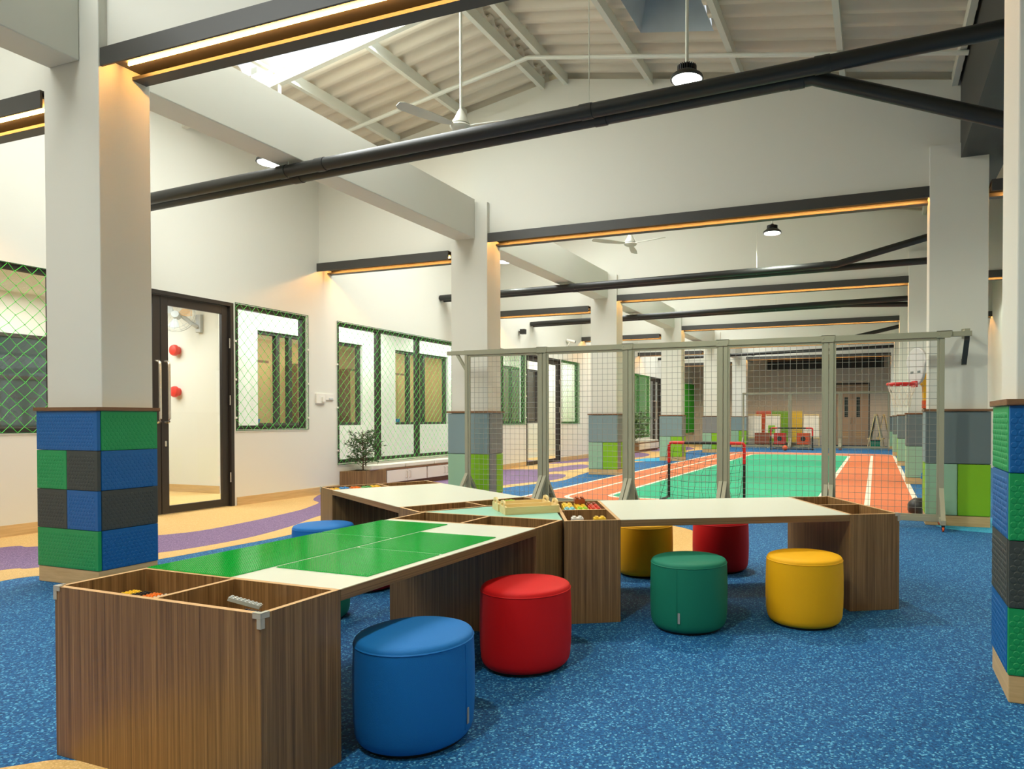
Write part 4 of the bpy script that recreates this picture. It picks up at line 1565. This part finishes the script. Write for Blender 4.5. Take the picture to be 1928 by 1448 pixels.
# far box of the back left table
for i, cs in enumerate((('white', 'red', 'yellow'), ('lime', 'white', 'blue'), ('blue', 'red', 'orange'), ('red', 'yellow', 'green'), ('blue', 'green', 'yellow'))):
    y = 0.828 - 0.081 * i
    for lv, c in enumerate(cs):
        put('%s brick in the back left box, %s stack from the corner, %s layer' % (CW.get(c, c), ORD[i], ('bottom', 'middle', 'top')[lv]), PB, AB,
            1.735 + 0.02 * ((i * 2) % 3 - 1), y, 0.001 + lv * STEP * 0.95, c, 3, 2, BIG, 0.0270, rnd_b.uniform(-0.05, 0.05))
for c, x, y, lv, lab in (('white', 0.14, 0.55, 0, 'white brick in the box left of the trays, underneath'), ('orange', 0.14, 0.55, 1, 'orange brick in the box left of the trays'),
                         ('blue', 0.17, 0.20, 0, 'blue brick at the bottom behind the trays'), ('green', 0.17, 0.20, 1, 'green brick in the middle behind the trays'), ('lime', 0.17, 0.20, 2, 'lime green brick peeping out behind the trays')):
    put(lab, PB, AB, x, y, 0.001 + lv * STEP * 0.97, c, 2, 3)
# near table, near box: small bricks
SU = 0.0125
for i, (c0, c1, w0, w1) in enumerate((('grey', 'grey', 'dark grey', 'light grey'), ('black', 'white', 'black', 'white'), ('grey', 'orange', 'mid grey', 'orange'), ('black', 'black', 'charcoal', 'small black'), ('grey', 'yellow', 'pale grey', 'yellow'))):
    y = 0.565 + 0.052 * i
    put('%s brick underneath in the left compartment of the near box' % w0, PA, AA, 0.165, y, 0.001, c0, 4, 3, SU, 0.036, 0.0)
    put('%s brick on top in the left compartment of the near box' % w1, PA, AA, 0.165, y, 0.041, c1, 4, 3, SU, 0.016, 0.25 * (i % 3 - 1) * 0.4)
put('dark green brick plate under the navy one in the near box', PA, AA, 0.165, 0.24, 0.001, 'green', 4, 9, SU, 0.022, 0.1)
put('dark navy brick plate lying in the near box', PA, AA, 0.160, 0.22, 0.0275, 'navy', 4, 9, SU, 0.016, -0.1)
put('small navy brick at the corner of the near box', PA, AA, 0.150, 0.10, 0.001, 'navy', 4, 5, SU, 0.034, 0.1)
put('small red brick at the right end of the near box', PA, AA, 0.225, 0.12, 0.001, 'red', 2, 4, SU, 0.036, 0.2)
o = put('light grey studded brick leaning on the navy plate in the near box', PA, AA, 0.205, 0.30, 0.052, 'grey', 2, 8, SU, 0.012, 0.5)
o.rotation_euler = (0.32, 0.0, AA + 0.5)


# ------------------------------------------------------------------ round stools
def stool(label, x, y, mat, tag_angle):
    R, H = 0.20, 0.365
    t = thing('round_stool', label, 'stool', (x, y, 0), tag_angle, 'round upholstered stools')
    b = MB()
    b.lathe([(0.165, 0.0), (0.168, 0.012), (0.17, 0.014)], 40)
    b.build('glide', M['dark_pl'], t)
    b = MB()
    prof = [(0.172, 0.012), (0.182, 0.018), (0.190, 0.030), (0.195, 0.048), (0.1985, 0.09), (0.2005, 0.16), (0.2, 0.24), (0.198, 0.31), (0.1965, 0.334)]
    b.lathe(prof, 64)
    b.build('side_cover', M[mat], t, angle=60)
    b = MB()
    b.lathe([(0.1955, 0.3335), (0.1985, 0.337), (0.1955, 0.3405)], 64)
    b.build('piping', M[mat], t, angle=80)
    b = MB()
    b.lathe([(0.1955, 0.340), (0.1935, 0.3475), (0.188, 0.3535), (0.175, 0.3585), (0.13, 0.3635), (0.06, 0.3655), (0.0, 0.366)], 64)
    b.build('seat_top', M[mat], t, angle=80)
    b = MB()
    b.tube([(0.1728 + 0.0, 0, 0.014), (0.1955, 0, 0.048), (0.2010, 0, 0.12), (0.2012, 0, 0.2), (0.1975, 0, 0.33)], 0.0016, 5)
    b.build('seam', M[mat], t)
    b = MB()
    a = 0.055
    vs = []
    for aa in (a - 0.028, a + 0.028):
        for z in (0.065, 0.118):
            vs.append((0.2015 * math.cos(aa), 0.2015 * math.sin(aa), z))
    for aa in (a - 0.028, a + 0.028):
        for z in (0.065, 0.118):
            vs.append((0.199 * math.cos(aa), 0.199 * math.sin(aa), z))
    b.add(vs, [(0, 2, 3, 1), (4, 5, 7, 6), (0, 1, 5, 4), (2, 6, 7, 3), (1, 3, 7, 5), (0, 4, 6, 2)])
    b.build('fabric_label', M['stitch'], t)
    return t


def face_cam(x, y, off):
    return math.atan2(-y, -x) + off


for lab, x, y, m_, off in (('bright blue round stool in front, right of the near table', -1.468, 1.959, 'f_blue', 0.95),
                           ('red round stool at the right side of the near table', -1.442, 2.709, 'f_red', 2.6),
                           ('green round stool before the right table', -0.909, 3.499, 'f_green', -0.30),
                           ('bright yellow round stool before the right table', -0.352, 3.790, 'f_yellow', -1.6),
                           ('yellow round stool behind the right table, in its shadow', -1.515, 4.60, 'f_yellow', 2.4),
                           ('red round stool behind the right table, in its shadow', -1.04, 4.905, 'f_red', 2.4),
                           ('blue round stool left of the near table by the curving floor bands', -3.55, 3.74, 'f_blue', 2.4),
                           ('red round stool hidden behind the near table, only its rim showing', -3.06, 3.58, 'f_red', 2.4),
                           ('dark green round stool under the left side of the near table', -2.86, 2.92, 'f_green', 2.4)):
    stool(lab, x, y, m_, face_cam(x, y, off))


# ------------------------------------------------------------------ wire mesh fence on castors
FH = 1.935


def mesh_panel(label, x0, x1, y, group, over=0.0, wires=0.0625, detail=True, height=FH):
    t = thing('mesh_panel', label, 'fence panel', (x0, y, 0), 0, group)
    w = x1 - x0
    s = 0.045
    zb = 0.085

    def bx(a, b_, c, d, e, f, name, par=None, bev=0.003):
        q = MB()
        q.box(a, b_, c, d, e, f)
        return q.build(name, M['fence'], par or t, bevel=bev)
    g_ = 0.003
    for xa in (g_, w - s - g_):
        bx(xa, xa + s, -s / 2, s / 2, zb, height - 0.062, 'post')
    bx(0, w, -s / 2 - 0.004, s / 2 + 0.004, height - 0.058, height, 'top_rail')
    bx(g_, w - g_, -s / 2, s / 2, zb - 0.02, zb + 0.028, 'bottom_rail')
    # inner frame that holds the wires
    q = MB()
    a, c = s + g_, w - s - g_
    f = 0.022
    z0, z1 = zb + 0.028, height - 0.062
    q.box(a, a + f, -0.012, 0.012, z0, z1)
    q.box(c - f, c, -0.012, 0.012, z0, z1)
    q.box(a + f, c - f, -0.012, 0.012, z1 - f, z1)
    q.box(a + f, c - f, -0.012, 0.012, z0, z0 + f)
    q.build('inner_frame', M['fence'], t)
    q = MB()
    r = 0.0019
    nx = int(round((c - a - 2 * f) / wires))
    nz = int(round((z1 - z0 - 2 * f) / wires))
    for i in range(1, nx):
        x = a + f + (c - a - 2 * f) * i / nx
        q.tube([(x, 0, z0 + f), (x, 0, z1 - f)], r, 5, caps=False)
    for i in range(1, nz):
        z = z0 + f + (z1 - z0 - 2 * f) * i / nz
        q.tube([(a + f, -0.003, z), (c - f, -0.003, z)], r, 5, caps=False)
    q.build('wire_grid', M['wire'], t, stuff=True)
    if detail:
        for xa in (g_, w - s - g_):
            q = MB()
            # foot bar, fore and aft braces
            q.box(xa, xa + s, -0.26, 0.26, zb - 0.02, zb + 0.028)
            q.build('foot', M['fence'], t, bevel=0.003)
            for sg in (-1, 1):
                q = MB()
                q.extrude([(xa + 0.002, sg * 0.258, zb + 0.028), (xa + 0.002, sg * 0.212, zb + 0.028), (xa + 0.002, sg * s / 2, 0.345), (xa + 0.002, sg * s / 2, 0.40)], (s - 0.004, 0, 0))
                q.build('brace', M['fence'], t)
                cst = MB()
                yy = sg * 0.225
                cst.lathe([(0.018, 0.052), (0.018, 0.066)], 12, (xa + s / 2, yy, 0))
                cst.box(xa + s / 2 - 0.014, xa + s / 2 - 0.011, yy - 0.018, yy + 0.018, 0.018, 0.054)
                cst.box(xa + s / 2 + 0.011, xa + s / 2 + 0.014, yy - 0.018, yy + 0.018, 0.018, 0.054)
                cc = cst.build('castor', M['dark_pl'], t)
                wh = MB()
                wh.lathe([(0.0, -0.009), (0.022, -0.009), (0.025, -0.004), (0.025, 0.004), (0.022, 0.009), (0.0, 0.009)], 18, (xa + s / 2, yy, 0.0255), mat=Matrix.Rotation(math.pi / 2, 3, 'Y'))
                wh.build('wheel', M['orange'], cc)
        if over >= 0:
            q = MB()
            q.extrude([(w - 0.075, -0.032, height - 0.064), (w + 0.045, -0.032, height - 0.064), (w + 0.062, -0.032, height - 0.03), (w + 0.062, -0.032, height + 0.006), (w - 0.075, -0.032, height + 0.006)], (0, 0.006, 0))
            q.extrude([(w - 0.075, -0.032, height + 0.0), (w + 0.062, -0.032, height + 0.0), (w + 0.062, -0.032, height + 0.006), (w - 0.075, -0.032, height + 0.006)], (0, 0.064, 0))
            q.build('coupling_plate', M['fence'], t)
            q = MB()
            q.lathe([(0.0, 0.0), (0.006, 0.0), (0.005, 0.003), (0.0, 0.004)], 8, (w - 0.055, -0.032, height - 0.03), mat=Matrix.Rotation(math.pi / 2, 3, 'X'))
            q.build('bolt', M['chrome'], t)
    return t


FX = (-4.83, -3.744, -2.655, -1.557, -0.4546, 0.635)
FY = 7.48
names = ['leftmost, before the slate padded pillar', 'second from the left', 'middle one, behind the mint table', 'fourth from the left', 'rightmost, beside the grey pillar']
panels = []
for i in range(5):
    panels.append(mesh_panel('olive grey wire mesh fence panel on castors, ' + names[i], FX[i], FX[i + 1], FY, 'mesh fence panels across the hall'))
t = panels[0]
MB().box(-0.255, 0, -0.024, 0.024, FH - 0.052, FH - 0.004).build('end_arm', M['fence'], t, bevel=0.002)
q = MB()
q.extrude([(-0.13, -0.018, FH - 0.054), (-0.09, -0.018, FH - 0.054), (0.004, -0.018, FH - 0.20), (0.004, -0.018, FH - 0.255)], (0, 0.036, 0))
q.build('arm_brace', M['fence'], t)
t = panels[4]
wl = FX[5] - FX[4]
MB().box(wl + 0.055, wl + 0.235, -0.024, 0.024, FH - 0.052, FH - 0.004).build('end_arm', M['fence'], t, bevel=0.002)
t = thing('wall_bracket', 'dark steel bracket tying the fence arm to the right pillar', 'bracket', (0.83, 7.735, 1.62))
MB().box(-0.024, 0.024, -0.008, 0.0, 0.0, 0.06).build('wall_plate', M['fence'], t)
q = MB()
q.extrude([(-0.023, -0.008, 0.045), (-0.023, -0.008, 0.005), (-0.023, -0.245, 0.225), (-0.023, -0.245, 0.262)], (0.046, 0, 0))
q.build('strut', M['gutter'], t)
MB().box(-0.024, 0.024, -0.27, -0.008, 0.313, 0.335).build('top_bar', M['fence'], t)
MB().box(-0.024, 0.024, -0.03, 0.0, 0.27, 0.36).build('upper_plate', M['fence'], t)

# far fence of the same make
for i, (xa, xb, lab) in enumerate(((-4.55, -2.85, 'far wire mesh fence panel at the left, behind the far goal'), (-2.85, -1.15, 'far wire mesh fence panel in the middle, behind the far goal'), (-1.15, 0.45, 'far wire mesh fence panel before the double door'))):
    mesh_panel(lab, xa, xb, 25.2, 'far mesh fence panels', 0.0, 0.075, True, 2.03)


# ------------------------------------------------------------------ small football goals
def goal(label, x0, x1, y, h, depth, seed, r=0.019):
    t = thing('football_goal', label, 'goal', ((x0 + x1) / 2, y, 0), 0, 'small football goals')
    w = (x1 - x0) / 2
    red = h * 0.36
    sg = 1 if depth > 0 else -1
    for s in (-1, 1):
        MB().tube([(s * w, 0, 0.0), (s * w, 0, h - red)], r, 12).build('post', M['black'], t)
        MB().tube([(s * w, 0, h - red), (s * w, 0, h - 0.03), (s * (w - 0.012), 0, h - 0.008), (s * (w - 0.04), 0, h), (s * (w - 0.22), 0, h)], r * 1.12, 12).build('corner_tube', M['rim_red'], t)
        MB().tube([(s * w, 0, 0.02), (s * w, depth, 0.02)], r * 0.7, 8).build('side_bar', M['black'], t)
        MB().tube([(s * w, 0, 0.42), (s * w, depth, 0.03)], 0.003, 5).build('stay_rope', M['blacknet'], t)
    MB().tube([(-w + 0.22, 0, h), (w - 0.22, 0, h)], r, 12).build('crossbar', M['black'], t)
    MB().tube([(-w, depth, 0.02), (w, depth, 0.02)], r * 0.7, 8).build('back_bar', M['black'], t)
    rnd = random.Random(seed)
    b = MB()
    nx, nz = 11, 8
    P = {}
    for i in range(nx + 1):
        for j in range(nz + 1):
            f = j / nz
            e = 0 if j in (0, nz) else 1
            P[i, j] = Vector((-w + 2 * w * i / nx + e * (rnd.uniform(-0.02, 0.02) - 0.05 * math.sin(math.pi * f)), depth * (1 - f) + e * sg * -0.03 * math.sin(math.pi * f) + e * rnd.uniform(-0.01, 0.01),
                              0.02 + (h - 0.03) * f - e * 0.05 * math.sin(math.pi * i / nx)))
    for (i, j), p in P.items():
        for q in ((i + 1, j), (i, j + 1)):
            if q in P:
                b.tube([p, P[q]], 0.0021, 4, caps=False)
    for s in (0, nx):
        for j in range(nz):
            e = P[s, j]
            b.tube([e, Vector((-w if s == 0 else w, 0, e.z + 0.02))], 0.0019, 4, caps=False)
    b.build('goal_net', M['blacknet'], t, stuff=True)
    return t


goal('small black and red goal just behind the mesh fence', -2.65, -1.62, 9.12, 0.755, -0.42, 3)
goal('far black and red goal before the distant fence', -3.42, -2.02, 24.5, 0.76, 0.35, 4, 0.024)
t = thing('toy_ball', 'small orange ball before the far goal', 'ball', (-2.88, 24.0, 0.0))
b = MB()
b.lathe([(0.09 * math.sin(math.pi * i / 12), 0.09 - 0.09 * math.cos(math.pi * i / 12)) for i in range(13)], 20)
b.build('shell', M['orange'], t)

# ------------------------------------------------------------------ basketball stand
t = thing('basketball_stand', 'toy basketball stand with red rim and oval board by the right pillar', 'basketball stand', (0.475, 8.62, 0), math.radians(24))
b = MB()
b.lathe([(0.0, 0.0), (0.11, 0.0), (0.125, 0.03), (0.125, 0.10), (0.10, 0.14), (0.06, 0.17), (0.0, 0.17)], 28)
b.build('base', M['dark_pl'], t)
MB().tube([(0.06, 0, 0.15), (0.06, 0, 1.10)], 0.026, 16).build('lower_pole', M['greyplastic'], t)
MB().tube([(0.06, 0, 1.08), (0.06, 0, 1.24)], 0.021, 16).build('inner_pole', M['dark_pl'], t)
MB().tube([(0.06, 0, 1.20), (0.06, 0, 1.29)], 0.034, 16).build('clamp', M['orange'], t)
MB().tube([(0.02, -0.03, 0.40), (0.02, -0.05, 0.46)], 0.02, 10).build('knob', M['f_blue'], t)
b = MB()
prof = [(0.085, 1.28), (0.085, 1.55), (0.07, 1.60), (0.03, 1.625), (-0.04, 1.62), (-0.04, 1.48), (0.01, 1.47), (0.03, 1.45), (0.038, 1.28)]
b.extrude([(x, -0.025, z) for x, z in prof], (0, 0.05, 0))
b.build('arm', M['yellow_pl'], t, bevel=0.008)
b = MB()
n = 28
loop = []
for i in range(n):
    a = 2 * math.pi * i / n
    yy, zz = 0.24 * math.cos(a), 1.68 + 0.215 * math.sin(a)
    loop.append((-0.055, yy * (1.0 if zz > 1.68 else 0.82), zz))
b.extrude(loop, (0.035, 0, 0))
b.build('backboard', M['greyplastic'], t, bevel=0.012)
for s in (-1, 1):
    MB().box(-0.059, -0.055, s * 0.08 - 0.03, s * 0.08 + 0.03, 1.60, 1.625).build('board_slot', M['p_dark'], t)
ring = [(-0.215 + 0.15 * math.cos(2 * math.pi * i / 32), 0.15 * math.sin(2 * math.pi * i / 32), 1.475) for i in range(33)]
MB().tube(ring, 0.017, 10, caps=False).build('rim', M['rim_red'], t)
MB().box(-0.08, -0.05, -0.05, 0.05, 1.44, 1.51).build('rim_mount', M['rim_red'], t, bevel=0.005)
b = MB()
lv = [(0.15, 1.46), (0.135, 1.40), (0.112, 1.34), (0.098, 1.27), (0.092, 1.21)]
for i in range(12):
    for j in range(4):
        for d in (0.5, -0.5):
            a0 = 2 * math.pi * (i + (0.5 if j % 2 else 0)) / 12
            a1 = a0 + d * 2 * math.pi / 12
            (r0, z0), (r1, z1) = lv[j], lv[j + 1]
            b.tube([(-0.215 + r0 * math.cos(a0), r0 * math.sin(a0), z0), (-0.215 + r1 * math.cos(a1), r1 * math.sin(a1), z1)], 0.0035, 4, caps=False)
b.build('hoop_net', M['line'], t, stuff=True)

# ------------------------------------------------------------------ far end of the hall
t = structure('door_10', 'taupe double door with slit windows in the end wall', (-0.88, BACK_Y - 0.01, 0))
MB().box(-0.66, 0.66, 0, 0.05, 0, 2.52).build('frame', M['frame'], t)
for s in (-1, 1):
    xa, xb = (-0.61, -0.004) if s < 0 else (0.004, 0.61)
    b = MB()
    b.box(xa, xb, -0.04, 0.0, 0.02, 2.45)
    leaf = b.build('leaf', M['greytan'], t, bevel=0.004)
    xm = (xa + xb) / 2 + s * -0.08
    MB().box(xm - 0.07, xm + 0.07, -0.045, -0.04, 1.15, 1.95).build('slit_window', M['darkglass'], leaf)
    for i in range(5):
        MB().box((xa + xb) / 2 - 0.18, (xa + xb) / 2 + 0.18, -0.055, -0.04, 0.30 + i * 0.075, 0.33 + i * 0.075).build('louvre', M['edge'], leaf)
    MB().tube([(s * 0.06, -0.04, 0.9), (s * 0.06, -0.08, 0.9), (s * 0.06, -0.08, 1.15), (s * 0.06, -0.04, 1.15)], 0.012, 8).build('handle', M['chrome'], leaf)

t = thing('wall_box', 'black bulkhead box below the roof at the end wall', 'bulkhead', (-2.0, BACK_Y - 0.2, 3.1))
MB().box(-2.2, 2.3, -0.15, 0.2, 0, 0.42).build('casing', M['black'], t)
MB().box(-2.2, 2.3, -0.16, -0.15, 0.34, 0.37).build('edge_strip', M['ledge'], t)

for i, (x0, x1, m_, lab) in enumerate(((-4.62, -3.98, 'orange', 'orange panel leaning on the end wall'), (-3.98, -3.25, 'p_lime', 'lime green panel leaning on the end wall'),
                                       (-3.25, -2.75, 'b_yellow', 'yellow panel leaning on the end wall'))):
    t = thing('display_panel', lab, 'panel', ((x0 + x1) / 2, 28.6, 0), 0, 'coloured panels at the end wall')
    h = (x1 - x0) / 2
    MB().box(-h + 0.01, h - 0.01, 0, 0.04, 0.12, 1.40).build('board', M[m_], t, bevel=0.005)
    for s in (-1, 1):
        MB().box(s * (h - 0.05) - 0.02, s * (h - 0.05) + 0.02, -0.15, 0.2, 0, 0.12).build('foot', M['tray'], t)


def easel(label, x, y, rz, paper, board='line'):
    t = thing('easel', label, 'easel', (x, y, 0), rz, 'childrens wooden easels')
    w, h = 0.29, 1.24
    for s in (-1, 1):
        for sg in (-1, 1):
            MB().tube([(s * w, sg * 0.26, 0), (s * w * 0.93, sg * 0.02, h)], 0.018, 6).build('leg', M['tray'], t)
    for sg in (-1, 1):
        b = MB()
        f0, f1 = 0.30, 0.96
        ya, yb = sg * (0.26 - 0.24 * f0) , sg * (0.26 - 0.24 * f1)
        b.extrude([(-w, ya + sg * 0.012, h * f0), (w, ya + sg * 0.012, h * f0), (w * 0.95, yb + sg * 0.012, h * f1), (-w * 0.95, yb + sg * 0.012, h * f1)], (0, sg * 0.012, 0))
        b.build('board', M[board if sg < 0 else 'p_dark'], t)
        MB().box(-w, w, ya + (0 if sg > 0 else -0.09), ya + (0.09 if sg > 0 else 0), h * f0 - 0.045, h * f0 - 0.01).build('tray', M['tray'], t)
    MB().box(-w, w, -0.03, 0.03, h - 0.03, h + 0.02).build('top_rail', M['tray'], t)
    if paper:
        b = MB()
        b.extrude([(-0.16, -0.217, 0.52), (0.10, -0.217, 0.52), (0.10, -0.152, 0.83), (-0.16, -0.152, 0.83)], (0, -0.003, 0))
        b.build('paper', M['p_lime'], t)
        for i in range(4):
            px, pz = -0.09 + 0.09 * (i % 2), 0.60 + 0.09 * (i // 2)
            MB().box(px - 0.02, px + 0.02, -0.212, -0.190, pz, pz + 0.05).build('print', M['black'], t)
    return t


easel('white easel with a green sheet before the lime panel', -3.75, 27.4, 0, True)
easel('white easel at the right of the coloured panels', -2.32, 27.6, 0.05, False)
easel('white easel half hidden behind the fifth left pillar', -4.45, 27.2, 0.1, False)
easel('white easel turned sideways beside the end door', 0.02, 27.3, 1.45, False)
easel('white easel with orange rail near the last right pillar', 0.30, 28.4, 1.6, False)
for x, y, c, lab, w in ((-4.02, 26.6, 'b_brown', 'dark maroon crate before the easels', 0.27), (-3.36, 26.5, 'rim_red', 'red crate with a round dial before the yellow panel', 0.21), (-2.5, 26.5, 'orange', 'orange crate with a round dial before the right easel', 0.23)):
    t = thing('play_crate', lab, 'crate', (x, y, 0), 0, 'play crates by the easels')
    MB().box(-w, w, -w, w, 0.13, 0.55).build('body', M[c], t, bevel=0.02)
    for s in (-1, 1):
        for sg in (-1, 1):
            MB().tube([(s * w * 0.8, sg * w * 0.8, 0), (s * w * 0.8, sg * w * 0.8, 0.14)], 0.018, 8).build('leg', M['tray'], t)
    if c != 'b_brown':
        MB().lathe([(0.05, 0.0), (0.09, 0.0), (0.09, 0.01), (0.05, 0.01)], 20, (0, -w, 0.34), mat=Matrix.Rotation(math.pi / 2, 3, 'X')).build('dial', M['black'], t)
    else:
        for i in range(3):
            MB().box(-w + 0.02, w - 0.02, -w - 0.006, -w, 0.20 + i * 0.12, 0.22 + i * 0.12).build('slat', M['ledge'], t)
t = thing('storage_bin', 'dark green bin under the sideways easel', 'bin', (0.0, 26.2, 0))
MB().box(-0.16, 0.16, -0.16, 0.16, 0.0, 0.30).build('body', M['f_green'], t, bevel=0.02)
MB().box(-0.17, 0.17, -0.17, 0.17, 0.30, 0.33).build('lid', M['dark_pl'], t, bevel=0.008)
t = thing('curtain', 'bright green curtain at the last window of the left wall', 'curtain', (WALL_X + 0.08, 28.1, 0.5))
b = MB()
for q in range(60):
    ya, yb = -1.1 + 2.2 * q / 60, -1.1 + 2.2 * (q + 1) / 60
    xa, xb = 0.035 * math.sin(q * 0.9), 0.035 * math.sin((q + 1) * 0.9)
    b.add([(xa, ya, 0), (xb, yb, 0), (xb, yb, 2.05), (xa, ya, 2.05)], [(0, 1, 2, 3)], 0, True)
b.build('cloth', plain('green_cloth', rgb(52, 160, 40), 0.7), t)
